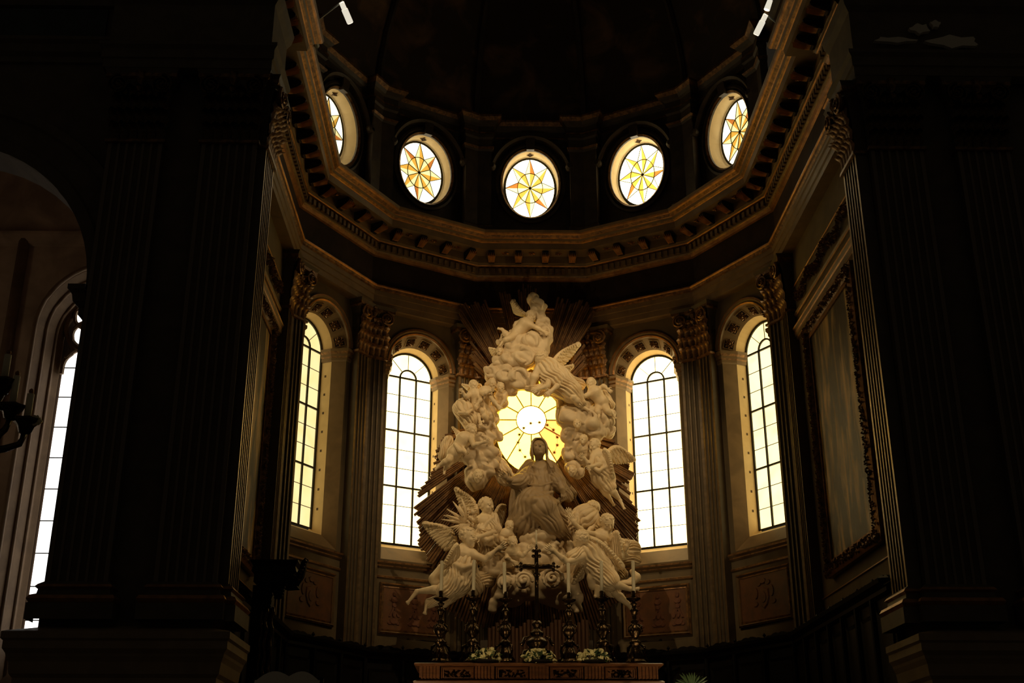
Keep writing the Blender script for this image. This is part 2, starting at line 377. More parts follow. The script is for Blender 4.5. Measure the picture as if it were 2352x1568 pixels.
for k in KS:
    w = put(ME_wall, 'wall_' + SIDE[k], FK(k)); tag(w, 'grey beige stone wall of the apse, %s face' % SIDE[k].replace('apse_', '').replace('_', ' '), kind='structure')
    win_no += 1
    base = FK(k) @ Vector((0, A_W, W['sill']))
    e = empty('window_%d' % win_no, base, 'tall round-arched lattice window, %s in the apse' % SIDE[k].replace('apse_', '').replace('_', ' '), kind='structure')
    F = FK(k)
    put(ME_rev, 'reveal', F, e); put(ME_archi, 'archivolt', F, e); put(ME_imp[0], 'impost', F, e); put(ME_imp[1], 'impost', F, e)
    put(ME_frame, 'window_frame', F, e)
    for i in range(6):
        a = PI * (i + .5) / 6; d = Vector((math.cos(a), 0, math.sin(a)))
        p0 = Vector((0, A_W, W['zs'])) + d * .82; p1 = Vector((0, 5.82, 10.05)) + d * .69
        ys = (p1 - p0).normalized(); xs = Vector((-math.sin(a), 0, math.cos(a))); zn = xs.cross(ys)
        if zn.dot(d) > 0: xs = -xs; zn = -zn
        M = F @ frame((p0 + p1) / 2, xs, ys, zn)
        c = put(ME_coffer, 'coffer', M, e); put(ME_cbase, 'coffer_field', M, c); put(ME_ros, 'rosette', M @ Matrix.Scale(1.18, 4), c)
    for i, poly in enumerate(pane_polys):
        put(slab(poly, GA).mesh('pane', ['pane_%d' % k]), 'pane', F, e)
    for x in (-.22, .22): put(ME_mull, 'mullion', F @ Matrix.Translation((x, 0, 0)), e)
    for r in range(1, 10):
        put(ME_trans if r % 3 == 0 else ME_bar, 'transom' if r % 3 == 0 else 'glazing_bar', F @ Matrix.Translation((0, 0, rows[r])), e)
    put(ME_hood, 'arched_bar', F, e)
    for a in (45, 90, 135): put(ME_spoke, 'spoke_bar', F @ Matrix.Translation((0, 0, GZ)) @ Matrix.Rotation(-math.radians(a), 4, 'Y'), e)
    for sg in (-1, 1):
        for i in range(8): put(ME_sock, 'socket', F @ Matrix.Translation((sg * .690, 5.97, 6.35 + .445 * i)), e)
    put(ME_ledge, 'sill_ledge', F, w)
    put(ME_dframe, 'dado_frame', F @ Matrix.Translation((0, A_W, 4.33)), w); put(ME_dpanel, 'dado_panel', F @ Matrix.Translation((0, A_W - .01, 4.33)), w)
    if abs(k) == 1:
        for x in (-.45, .05, .52): put(ME_arms, 'inlay', F @ Matrix.Translation((x, A_W - .022, 4.36)), w)
    else: put(ME_shield, 'inlay', F @ Matrix.Translation((0, A_W - .022, 4.34)), w)

# ---- centre face with the oval glory window
ov0, ov1 = oval_loop(.92, 1.25, 8.98, A_W), oval_loop(.86, 1.2, 9.0, 6.15)
mb = MB(); ring_wall(mb, ov0, -hwall, hwall, FLOOR, 11.45, A_W); wc = local_obj('wall_apse_center', mb, 'wall_stone', 0)
tag(wc, 'grey beige stone wall of the apse behind the sculpture', kind='structure')
e = empty('window_5', FK(0) @ Vector((0, A_W, 7.75)), 'oval golden window with a central disc behind the statue', kind='structure')
mb = MB(); mb.loft([ov0, ov1], True, False); put(mb.mesh('reveal', ['plaster']), 'reveal', FK(0), e)
DC, DR = (0.0, 9.25), .375
put(slab([(DR * math.cos(2 * PI * i / 24), DC[1] + DR * math.sin(2 * PI * i / 24)) for i in range(24)], 6.1).mesh('disc_pane', ['pane_disc']), 'pane', FK(0), e)
def oval_r(a):
    c, s_ = math.cos(a), math.sin(a)      # ray from the disc centre to the oval
    A = (c / .86) ** 2 + (s_ / 1.2) ** 2; B = 2 * s_ * .25 / 1.44; Cc = (.25 / 1.2) ** 2 - 1
    return (-B + math.sqrt(B * B - 4 * A * Cc)) / (2 * A)
for i in range(12):
    a0 = PI / 6 * i; pl = []
    for j in range(6): a = a0 + PI / 6 * j / 5; pl.append((oval_r(a) * math.cos(a), DC[1] + oval_r(a) * math.sin(a)))
    for j in range(6): a = a0 + PI / 6 * (1 - j / 5); pl.append((DR * math.cos(a), DC[1] + DR * math.sin(a)))
    put(slab(pl, 6.1).mesh('sector_pane', ['pane_amber' if i in (10, 11) else 'pane_sun']), 'pane', FK(0), e)
    mb = MB(); r1 = oval_r(a0); mb.box(((DR + r1) / 2, 0, 0), (r1 - DR, .04, .026)); put(mb.mesh('spoke_bar', ['ray_wood']), 'spoke_bar', FK(0) @ Matrix.Translation((0, 6.07, DC[1])) @ Matrix.Rotation(-a0, 4, 'Y'), e)
mb = MB(); secs = [[((DR + dr) * math.cos(2 * PI * i / 32), 6.07 + dy, DC[1] + (DR + dr) * math.sin(2 * PI * i / 32)) for dr, dy in ((-.011, -.015), (.011, -.015), (.011, .015), (-.011, .015))] for i in range(33)]
mb.loft(secs); put(mb.mesh('ring_bar', ['ray_wood']), 'ring_bar', FK(0), e)

# ---- capitals: acanthus leaves, volutes, abacus
mb = MB(); NR = 6
for i in range(NR):
    t = i / (NR - 1)
    for j in range(-2, 3):
        wd = .115 * (.62 + .38 * math.sin(PI * min(1, t * 1.05))) * (1 + (.22 * math.cos(2.6 * 2 * PI * t) if abs(j) == 2 else 0)) * (1 if t < .9 else .6)
        y = -.03 - .05 * t * t - (.14 * max(0, t - .62) / .38 if t > .62 else 0) + .035 * (abs(j) / 2) ** 1.5 - (.02 if j == 0 else 0)
        z = .40 * (t if t < .8 else .8 + .10 * math.sin((t - .8) / .2 * PI))
        mb.v.append((wd * j / 2, y, z))
for i in range(NR - 1):
    for j in range(4): mb.f.append((i * 5 + j, i * 5 + j + 1, i * 5 + j + 6, i * 5 + j + 5)); mb.m.append(0)
ME_leaf = mb.mesh('acanthus_leaf', ['gilt_dark'], True); ME_leaf_dk = mb.mesh('acanthus_leaf', ['bronze'], True)
def volute_mesh(m):
    mb = MB(); pts = []; rad = []
    for i in range(26):
        t = i / 25; a = PI / 2 + t * 4.2 * PI; r = .135 * (1 - t) + .02
        pts.append((r * math.cos(a), -.05 - .05 * t, r * math.sin(a))); rad.append(.026 - .012 * t)
    mb.tube(pts, rad, 5); mb.lathe([(.11, 0), (.12, .04), (.05, .075), (0.004, .09)], 12)
    n0 = 26 * 5
    for i in range(n0, len(mb.v)): x, y, z = mb.v[i]; mb.v[i] = (x, -z, y)
    return mb.mesh('volute', [m])
ME_vol = volute_mesh('gilt_dark'); ME_vol_dk = volute_mesh('bronze')
mb = MB(); mb.lathe([(.02, 0), (.06, .06), (.035, .14), (.075, .22), (.05, .33), (.07, .36), (.02, .40)], 8, (0, -.06, 0)); ME_fleuron = mb.mesh('fleuron', ['gilt_dark'])
def along(pts, s):
    for i in range(len(pts) - 1):
        l = math.hypot(pts[i + 1][0] - pts[i][0], pts[i + 1][1] - pts[i][1])
        if s <= l or i == len(pts) - 2:
            d = Vector(((pts[i + 1][0] - pts[i][0]) / l, (pts[i + 1][1] - pts[i][1]) / l, 0)); return Vector((pts[i][0], pts[i][1], 0)) + d * s, d
        s -= l
def length(pts): return sum(math.hypot(pts[i + 1][0] - pts[i][0], pts[i + 1][1] - pts[i][1]) for i in range(len(pts) - 1))
def capital(pts, back, z0, z1, parent, dark=False, fold=False):
    """pts: front plan line (interior on its right); back: return depth to the wall"""
    full = [tuple(Vector(pts[0]) - Vector(nrm(pts, 0)) * back)] + list(pts) + [tuple(Vector(pts[-1]) - Vector(nrm(pts, -1)) * back)]
    mb = MB(); H = z1 - z0; g = 1
    sweep(mb, full, [(.0, z0 - .03, g), (.045, z0 - .02, g), (.045, z0 + .03, g), (-.01, z0 + .05, 0), (-.01, z0 + .45 * H, 0), (.03, z0 + .75 * H, 0), (.10, z0 + .86 * H, g), (.14, z0 + .89 * H, g), (.14, z0 + .94 * H, 0), (.17, z1, 0), (-.05, z1, 0)])
    cap = mb.build('capital', ['pilaster_stone' if not dark else 'pier_stone', 'gilt_dark'], parent)
    Lf, Vo = (ME_leaf, ME_vol) if not dark else (ME_leaf_dk, ME_vol_dk)
    T = length(pts); n1 = max(4, round(T / .15))
    sc1 = H / 1.25
    for row, (nn, off, zz, s_) in enumerate(((n1, .5, z0 + .03, sc1 * .78), (n1 + 1, 0, z0 + .20 * H, sc1 * .80), (n1, .5, z0 + .37 * H, sc1 * .82), (n1 + 1, 0, z0 + .54 * H, sc1 * .74))):
        for i in range(nn):
            q = (i + off) / n1 * T
            p, d = along(pts, min(max(q, .04), T - .04)); nin = Vector((d.y, -d.x, 0))
            M = frame(p + V(0, 0, zz) + nin * (.0 + .022 * row), d, -nin, V(0, 0, 1)) @ Matrix.Scale(s_, 4)
            put(Lf, 'acanthus_leaf', M, cap)
    for q, sg in ((.09, 1), (T - .09, -1)):
        p, d = along(pts, q); nin = Vector((d.y, -d.x, 0))
        put(Vo, 'volute', frame(p + nin * .10 + V(0, 0, z0 + .76 * H), d * sg, -nin, V(0, 0, 1)) @ Matrix.Scale(sc1 * 1.15, 4), cap)
    p, d = along(pts, T / 2 - .001); p2, d2 = along(pts, T / 2 + .001); dd = (d + d2).normalized(); nin = Vector((dd.y, -dd.x, 0))
    put(ME_fleuron, 'fleuron', frame(p + nin * .08 + V(0, 0, z0 + .66 * H), dd, -nin, V(0, 0, 1)) @ Matrix.Scale(sc1, 4), cap)
    return cap
def nrm(pts, i):
    a, b = (pts[0], pts[1]) if i == 0 else (pts[-2], pts[-1])
    if i == 0: d = Vector((b[0] - a[0], b[1] - a[1])).normalized(); return (d.y, -d.x)
    d = Vector((b[0] - a[0], b[1] - a[1])).normalized(); return (d.y, -d.x)
def fluted(pts, nf, depth=.04, marg=.045, flags=None):
    out = []
    for i in range(len(pts) - 1):
        a = Vector(pts[i]); b = Vector(pts[i + 1]); d = (b - a); L = d.length; d.normalize(); nin = Vector((d.y, -d.x))
        pitch = (L - 2 * marg) / nf; w = pitch * .72
        out.append(tuple(a))
        if flags is not None: flags.append(1)
        for f in range(nf):
            c = marg + pitch * (f + .5)
            for j in range(6):
                t = PI * j / 5; q = a + d * (c - w / 2 * math.cos(t)) - nin * depth * math.sin(t); out.append(tuple(q))
                if flags is not None: flags.append(0 if j < 5 else 1)
    out.append(tuple(pts[-1])); return out
def pilaster(name, pts, back, nf, z0, z1, ztop, label, group, shaft='pilaster_stone', dark=False):
    mid, _ = along(pts, length(pts) / 2)
    e = empty(name, (mid.x, mid.y, z0 - .5), label, 'pilaster', group)
    fl_ = []; fp = fluted(pts, nf, flags=fl_); a = Vector(pts[0]) - Vector(nrm(pts, 0)) * back; b = Vector(pts[-1]) - Vector(nrm(pts, -1)) * back
    pl = [tuple(a)] + fp + [tuple(b)]
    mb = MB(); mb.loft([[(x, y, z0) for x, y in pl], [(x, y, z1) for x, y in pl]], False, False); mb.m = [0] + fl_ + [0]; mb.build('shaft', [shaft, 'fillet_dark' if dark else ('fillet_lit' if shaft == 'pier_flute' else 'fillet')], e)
    full = [tuple(a)] + list(pts) + [tuple(b)]
    mb = MB(); sweep(mb, full, [(.16, z0 - .52, 0), (.16, z0 - .30, 0), (.14, z0 - .29, 1), (.17, z0 - .24, 1), (.14, z0 - .19, 0), (.07, z0 - .16, 0), (.06, z0 - .10, 1), (.10, z0 - .07, 1), (.07, z0 - .03, 0), (.0, z0 + .02, 0)])
    mb.build('base', [shaft, 'gilt'], e)
    capital(pts, back, z1, ztop, e, dark)
    return e
A_P = 5.30
def fpt(s_, a, k):
    p = FK(k) @ Vector((s_, a, 0)); return (p.x, p.y)
PLAB = {-3: 'folded fluted pilaster at the leftmost apse window', -2: 'folded fluted pilaster between the two left windows', -1: 'fluted pilaster partly hidden by the sculpture, left of it',
        0: 'fluted pilaster partly hidden by the sculpture, right of it', 1: 'folded fluted pilaster between the two right windows', 2: 'folded fluted pilaster at the rightmost apse window'}
for k in range(-3, 3):
    hw = A_P * T15
    pts = [fpt(hw - .44, A_P, k), fpt(hw, A_P, k), fpt(-hw + .44, A_P, k + 1)]
    pilaster('pilaster', pts, .22, 3, 3.05, 10.08, 11.36, PLAB[k], 'folded pilasters of the apse')

# ---- choir side walls with moulding, garland and stone field
for k in (-3, 3):
    sg = 1 if k == 3 else -1
    mb = MB(); xs = sorted((sg * -hwall, sg * 5.3)); mb.span((xs[0], A_W, FLOOR), (xs[1], A_W + .3, 11.45))
    w = local_obj('wall_' + SIDE[k], mb, 'wall_stone', k); tag(w, 'choir side wall of grey stone, %s' % ('right' if sg > 0 else 'left'), kind='structure')
    mb = MB(); x0, x1 = sorted((sg * -1.0, sg * 4.5))
    pts = [(x0, A_W), (x1, A_W)]
    sweep(mb, pts, [(0, 9.40, 0), (.05, 9.42, 1), (.05, 9.45, 0), (.08, 9.47, 0), (.08, 9.52, 1), (.10, 9.54, 0), (.06, 9.57, 0), (.11, 9.62, 1), (.12, 9.65, 0), (0, 9.67, 0)])
    sweep(mb, pts, [(0, 9.92, 0), (.03, 9.93, 1), (.04, 9.96, 0), (.06, 9.98, 0), (.06, 10.0, 0), (0, 10.02, 0)])
    sweep(mb, pts, [(0, 10.58, 0), (.03, 10.59, 1), (.04, 10.61, 0), (0, 10.63, 0)])
    sweep(mb, pts, [(0, 3.95, 0), (.03, 3.96, 1), (.03, 3.98, 0), (0, 4.0, 0)])
    o = put(mb.mesh('wall_moulding', ['brown_stone', 'gilt']), 'wall_moulding', FK(k), w)
    mb = MB()
    for i in range(520):
        t = rng.random(); x = x0 + .25 + t * (x1 - x0 - .5); z = 10.29 + .08 * math.cos((x - x0) * 2 * PI / 1.3) + .26 * (rng.random() - .5)
        a = rng.random() * PI * 2; r = .03 + .035 * rng.random(); d = Vector((math.cos(a), -.3, math.sin(a))); ee = Vector((-math.sin(a), -.1, math.cos(a)))
        c = Vector((x, A_W - .03 - .05 * rng.random(), z))
        mb.add([c - d * r, c + ee * r * .4, c + d * r, c - ee * r * .4, c + V(0, -.05, 0)], [(0, 1, 4), (1, 2, 4), (2, 3, 4), (3, 0, 4)])
    tag(put(mb.mesh('carved_garland', ['gilt_dark']), 'carved_garland', FK(k), w), 'carved and gilded leaf garland', kind='stuff')

# ---- main entablature: architrave, dark frieze, cornice
LX, RX = CX - A_W, CX + A_W
PATH = [(LX + .2, 16.9), (LX + .2, 17.98), (LX, 17.98)] + dodec(A_W) + [(RX, 17.98), (RX - .2, 17.98), (RX - .2, 16.9)]
def prof(l): return [(A_W - a, z, m) for a, z, m in l]
mb = MB()
sweep(mb, PATH, prof([(5.5, 11.36, 0), (5.26, 11.36, 0), (5.26, 11.50, 0), (5.235, 11.51, 0), (5.235, 11.66, 0), (5.21, 11.67, 0), (5.21, 11.78, 2), (5.17, 11.80, 2), (5.15, 11.85, 1), (5.13, 11.87, 1), (5.13, 11.90, 0), (5.32, 11.92, 3), (5.32, 12.70, 1), (5.27, 12.72, 1), (5.24, 12.78, 2), (5.22, 12.80, 0), (5.20, 12.82, 0), (5.20, 13.02, 2), (5.14, 13.04, 1), (5.12, 13.06, 0), (5.10, 13.10, 0), (5.08, 13.11, 0), (5.08, 13.30, 0), (4.68, 13.31, 0), (4.68, 13.33, 0), (4.66, 13.46, 1), (4.64, 13.475, 2), (4.60, 13.50, 0), (4.57, 13.55, 1), (4.545, 13.56, 2), (4.49, 13.61, 1), (4.46, 13.63, 1), (4.44, 13.66, 0), (4.42, 13.72, 0), (5.6, 13.76, 0)]))
ent = mb.build('trim_1', ['brown_stone', 'gilt', 'gilt_dark', 'frieze_marble']); tag(ent, 'gilded entablature running round the choir and apse', kind='structure')
mb = MB(); mb.box((0, 0, 0), (.085, .07, .135)); ME_dent = mb.mesh('dentil', ['brown_stone'])
# modillion: scrolled bracket with a leaf under it; local y outwards (wall at y=0), body towards -y
mb = MB(); side = [(0, -.02), (0, .19), (-.33, .19), (-.36, .15), (-.35, .10), (-.28, .07), (-.18, .06), (-.10, -.01), (-.05, -.04)]
mb.loft([[(-.075, y, z) for y, z in side], [(.075, y, z) for y, z in side]], True, True)
ME_mod = mb.mesh('modillion', ['frieze_marble'])
mb = MB()
for j in range(-2, 3):
    bow = .02 * math.cos(j * .7)
    mb.add([(.030 * j - .017, -.10, -.035), (.030 * j + .017, -.10, -.035), (.038 * j + .022, -.30, .035 - bow), (.038 * j - .022, -.30, .035 - bow), (.046 * j, -.43 + .02 * abs(j), .10), (.034 * j, -.20, -.025 - bow), (.042 * j, -.39, .03)], [(0, 1, 5), (1, 2, 5), (2, 6, 5), (6, 3, 5), (3, 0, 5), (2, 4, 6), (4, 3, 6)])
ME_mleaf = mb.mesh('modillion_leaf', ['gilt_leaf'])
mb = MB()
for i in range(5):
    a = 2 * PI * i / 5; mb.add([(0, 0, -.02), (.08 * math.cos(a - .4), .08 * math.sin(a - .4), -.03), (.10 * math.cos(a), .10 * math.sin(a), -.01), (.08 * math.cos(a + .4), .08 * math.sin(a + .4), -.03)], [(0, 1, 2, 3)])
mb.lathe([(.03, 0), (.03, -.05), (.008, -.07)], 6); ME_sros = mb.mesh('soffit_rosette', ['gilt'])
def run(a, k, step, s0, s1):
    n = max(1, int((s1 - s0) / step)); st = (s1 - s0) / n
    return [(s0 + st * (i + .5)) for i in range(n)]
for k in range(-3, 4):
    h = 5.2 * T15
    if k == 3: rg = (-h, CY - 18.4)
    elif k == -3: rg = (-(CY - 18.4), h)
    else: rg = (-h, h)
    for s_ in run(5.2, k, .152, rg[0] + .03, rg[1] - .03): put(ME_dent, 'dentil', FK(k) @ Matrix.Translation((s_, 5.17, 12.92)), ent)
    h = 5.08 * T15
    rg = (-h, CY - 18.9) if k == 3 else ((-(CY - 18.9), h) if k == -3 else (-h, h))
    ms = run(5.08, k, .56, rg[0], rg[1])
    for s_ in ms:
        M = FK(k) @ Matrix.Translation((s_, 5.08, 13.11)); m = put(ME_mod, 'modillion', M, ent); put(ME_mleaf, 'modillion_leaf', M, m)
    for i in range(len(ms) - 1): put(ME_sros, 'soffit_rosette', FK(k) @ Matrix.Translation(((ms[i] + ms[i + 1]) / 2, 4.90, 13.31)), ent)
for sg in (-1, 1):
    X = LX + .2 if sg < 0 else RX - .2
    for y in (17.2, 17.7, 18.2):
        M = frame((X - sg * .42, y, 13.11), (0, -sg, 0), (sg, 0, 0), (0, 0, 1)); m = put(ME_mod, 'modillion', M, ent); put(ME_mleaf, 'modillion_leaf', M, m)
    for i in range(9): put(ME_dent, 'dentil', frame((X - sg * .33, 17.0 + .15 * i, 12.92), (0, 1, 0), (-1, 0, 0), (0, 0, 1)), ent)

# ---- drum with the oculi
A_D = 5.50; hd = A_D * T15; OZ = 15.62
oc0, oc1 = oval_loop(.74, 1.0, OZ, A_D), oval_loop(.72, .95, OZ + .08, 5.92)
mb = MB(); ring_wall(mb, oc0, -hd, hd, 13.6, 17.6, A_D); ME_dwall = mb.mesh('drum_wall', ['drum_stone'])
mb = MB(); mb.loft([oc0, oc1], True, False); ME_orev = mb.mesh('reveal', ['plaster'])
mb = MB(); pf = [(.0, 0), (.0, -.05), (.05, -.09), (.10, -.05), (.13, -.10), (.19, -.08), (.19, 0)]; secs = []
for i in range(41):
    a = 2 * PI * i / 40; secs.append([((.74 + r) * math.cos(a), A_D + y, OZ + (1.0 + r) * math.sin(a)) for r, y in pf])
for i in range(40):
    for j in range(6): mb.add([secs[i][j], secs[i][j + 1], secs[i + 1][j + 1], secs[i + 1][j]], [(0, 1, 2, 3)], 1 if j == 1 else 0)
ME_oring = mb.mesh('oculus_moulding', ['drum_stone', 'gilt_dark'])
mb = MB(); secs = []; pf = [(.30, 0), (.30, -.16), (.36, -.22), (.42, -.18), (.42, 0)]
for i in range(25):
    a = math.radians(18 + 144 * i / 24); secs.append([((.74 + r) * math.cos(a), A_D + y, OZ + (1.0 + r) * math.sin(a)) for r, y in pf])
mb.loft(secs, True, True)
for sg in (-1, 1):
    for r in (.12, .075): mb.lathe([(r, 0), (r, .10), (r * .6, .15)], 10, (0, 0, 0)); n = 30
    for i in range(len(mb.v) - 60, len(mb.v)): x, y, z = mb.v[i]; mb.v[i] = (sg * 1.04 + x, A_D - .14 - z, OZ + .42 + y)
ME_ohood = mb.mesh('oculus_hood', ['drum_stone'])
mb = MB(); mb.loft([[(-.13, A_D - .18, OZ + 1.34), (.13, A_D - .18, OZ + 1.34), (.13, A_D + .02, OZ + 1.34), (-.13, A_D + .02, OZ + 1.34)], [(-.10, A_D - .16, OZ + .97), (.10, A_D - .16, OZ + .97), (.10, A_D + .0, OZ + .99), (-.10, A_D + .0, OZ + .99)]], True, True); ME_okey = mb.mesh('keystone', ['drum_stone'])
mb = MB(); st = []
for i in range(8):
    r = .11 if i % 2 == 0 else .045; st.append((r * math.cos(PI / 4 * i), r * math.sin(PI / 4 * i), 0))
mb.add(st + [(0, 0, -.05)], [(i, (i + 1) % 8, 8) for i in range(8)]); ME_kstar = mb.mesh('keystone_star', ['socket_dark'])
# star glass, drawn on a unit oval
SW, SH, SY = .675, .90, 5.87
def sp(r, a): return (SW * r * math.sin(a), OZ + .08 + SH * r * math.cos(a))
for k in range(-2, 3):
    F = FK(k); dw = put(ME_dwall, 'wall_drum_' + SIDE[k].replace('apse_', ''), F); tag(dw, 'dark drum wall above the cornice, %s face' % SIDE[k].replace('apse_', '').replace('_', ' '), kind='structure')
    win_no = 6 + k + 2
    e = empty('window_%d' % win_no, F @ Vector((0, A_D, OZ - 1)), 'oval oculus with an eight-pointed amber star, %s in the drum' % SIDE[k].replace('apse_', '').replace('_', ' '), kind='structure')
    for me, n in ((ME_orev, 'reveal'), (ME_oring, 'oculus_moulding'), (ME_ohood, 'oculus_hood'), (ME_okey, 'keystone')): put(me, n, F, e)
    put(ME_kstar, 'keystone_star', F @ Matrix.Translation((0, 5.68, OZ + .99)), e)
    RI, RB = .50, .56
    for i in range(8):
        a = PI / 4 * i
        tip = sp(.98, a); vl, vr = sp(RI, a - PI / 8), sp(RI, a + PI / 8); mid = sp(RI, a); c = sp(0, 0)
        lm = 'star_amber_%d' % k if (i + k) % 3 else 'star_rust_%d' % k
        for poly, m in (([c, mid, vl], 'star_pale_%d' % k), ([c, vr, mid], 'star_amber_%d' % k), ([vl, mid, tip], 'star_pale_%d' % k), ([mid, vr, tip], lm)):
            put(slab(poly, SY).mesh('star_pane', [m]), 'pane', F, e)
        nt_ = sp(.98, a + PI / 4); poly = [vr, nt_] + [sp(1.0, a + PI / 4 - PI / 4 * j / 6) for j in range(7)] + [tip]
        put(slab([vr] + [sp(1.0, a + PI / 4 * j / 6) for j in range(7)], SY).mesh('clear_pane', ['star_clear_%d' % k]), 'pane', F, e)
    mb = MB()
    def lead(p, q, w=.012):
        a = Vector((p[0], SY - .01, p[1])); b = Vector((q[0], SY - .01, q[1])); d = b - a; M = frame((0, 0, 0), d.normalized(), (0, 1, 0), d.normalized().cross(V(0, 1, 0)))
        mb.box((a + b) / 2, (d.length, .02, w), 0, M)
    for i in range(8):
        a = PI / 4 * i; lead(sp(RI, a - PI / 8), sp(.98, a)); lead(sp(RI, a + PI / 8), sp(.98, a)); lead(sp(0, 0), sp(RI, a + PI / 8), .016)
    for i in range(32): lead(sp(RI, 2 * PI * i / 32), sp(RI, 2 * PI * (i + 1) / 32), .016)
    put(mb.mesh('lead_came', ['iron']), 'lead_came', F, e)
    mb = MB(); mb.lathe([(.04, 0), (.04, .03), (.01, .05)], 8)
    for i in range(len(mb.v)): x, y, z = mb.v[i]; mb.v[i] = (x, SY - z, OZ + .08 + y)
    put(mb.mesh('lead_boss', ['iron']), 'lead_boss', F, e)
    mb = MB(); o1, o2 = oval_loop(SW + .03, SH + .03, OZ + .08, SY - .02), oval_loop(SW - .025, SH - .025, OZ + .08, SY - .02)
    mb.loft([o1, o2, oval_loop(SW - .025, SH - .025, OZ + .08, SY + .03)], True, False); put(mb.mesh('window_frame', ['iron']), 'window_frame', F, e)
# drum pilaster strips, upper cornice with breaks, half dome
for k in range(-3, 3):
    hw = 5.22 * T15; pts = [fpt(hw - .36, 5.22, k), fpt(hw, 5.22, k), fpt(-hw + .36, 5.22, k + 1)]
    a = Vector(pts[0]) - Vector(nrm(pts, 0)) * .18; b = Vector(pts[-1]) - Vector(nrm(pts, -1)) * .18; full = [tuple(a)] + pts + [tuple(b)]
    mb = MB(); sweep(mb, full, [(.05, 13.6, 0), (.05, 14.2, 1), (.02, 14.24, 0), (0, 14.3, 0), (0, 16.45, 0), (.04, 16.5, 1), (.07, 16.56, 0), (.02, 16.6, 0), (.02, 16.8, 0), (.06, 16.85, 0), (.06, 16.95, 0)])
    tag(mb.build('trim_%d' % (10 + k), ['drum_stone', 'gilt_dark']), 'plain dark pilaster strip between the oculi, number %d from the left' % (k + 4), kind='structure')
def ressaut_path():
    h = 5.22 * T15; p = [(LX, 21.0)]
    for k in range(-3, 4):
        if k > -3: p += [fpt(-h + .40, 5.22, k), fpt(-h + .40, A_D, k)]
        if k < 3: p += [fpt(h - .40, A_D, k), fpt(h - .40, 5.22, k), fpt(h, 5.22, k)]
    return p + [(RX, 21.0)]
mb = MB(); sweep(mb, ressaut_path(), [(0, 16.95, 0), (.05, 16.97, 1), (.05, 17.02, 0), (.02, 17.04, 0), (.02, 17.2, 0), (.08, 17.24, 0), (.14, 17.32, 1), (.22, 17.40, 1), (.22, 17.46, 0), (-.1, 17.5, 0)])
tag(mb.build('trim_2', ['drum_stone', 'gilt_dark']), 'upper cornice of the drum with breaks at each corner', kind='structure')
mb = MB(); rings = 10; secs = []
for i in range(rings + 1):
    t = i / rings; a = 5.5 * math.cos(t * PI / 2 * .94); z = 17.4 + 6.0 * math.sin(t * PI / 2 * .94)
    secs.append([(CX - a, 17.6, z)] + [(x, y, z) for x, y in dodec(a)] + [(CX + a, 17.6, z)])
n = len(secs[0])
for i in range(rings): mb.add(secs[i] + secs[i + 1], [(j, j + 1, n + j + 1, n + j) for j in range(n - 1)])
tag(mb.build('ceiling', 'fresco'), 'dark frescoed half dome of the apse', kind='structure')
dome_a = lambda t: (5.5 * math.cos(t * PI / 2 * .94), 17.4 + 6.0 * math.sin(t * PI / 2 * .94))
for c, (x0, y0) in enumerate(dodec(1.0)):
    d = Vector((x0 - CX, y0 - CY, 0)); mb = MB(); P_ = []
    for i in range(11):
        a, z = dome_a(i / 10); P_.append(Vector((CX, CY, z)) + d * (a - .05))
    mb.tube(P_, .09, 6); tag(mb.build('trim_%d' % (20 + c), ['drum_stone']), 'moulded rib of the half dome, number %d from the left' % (c + 1), kind='structure')
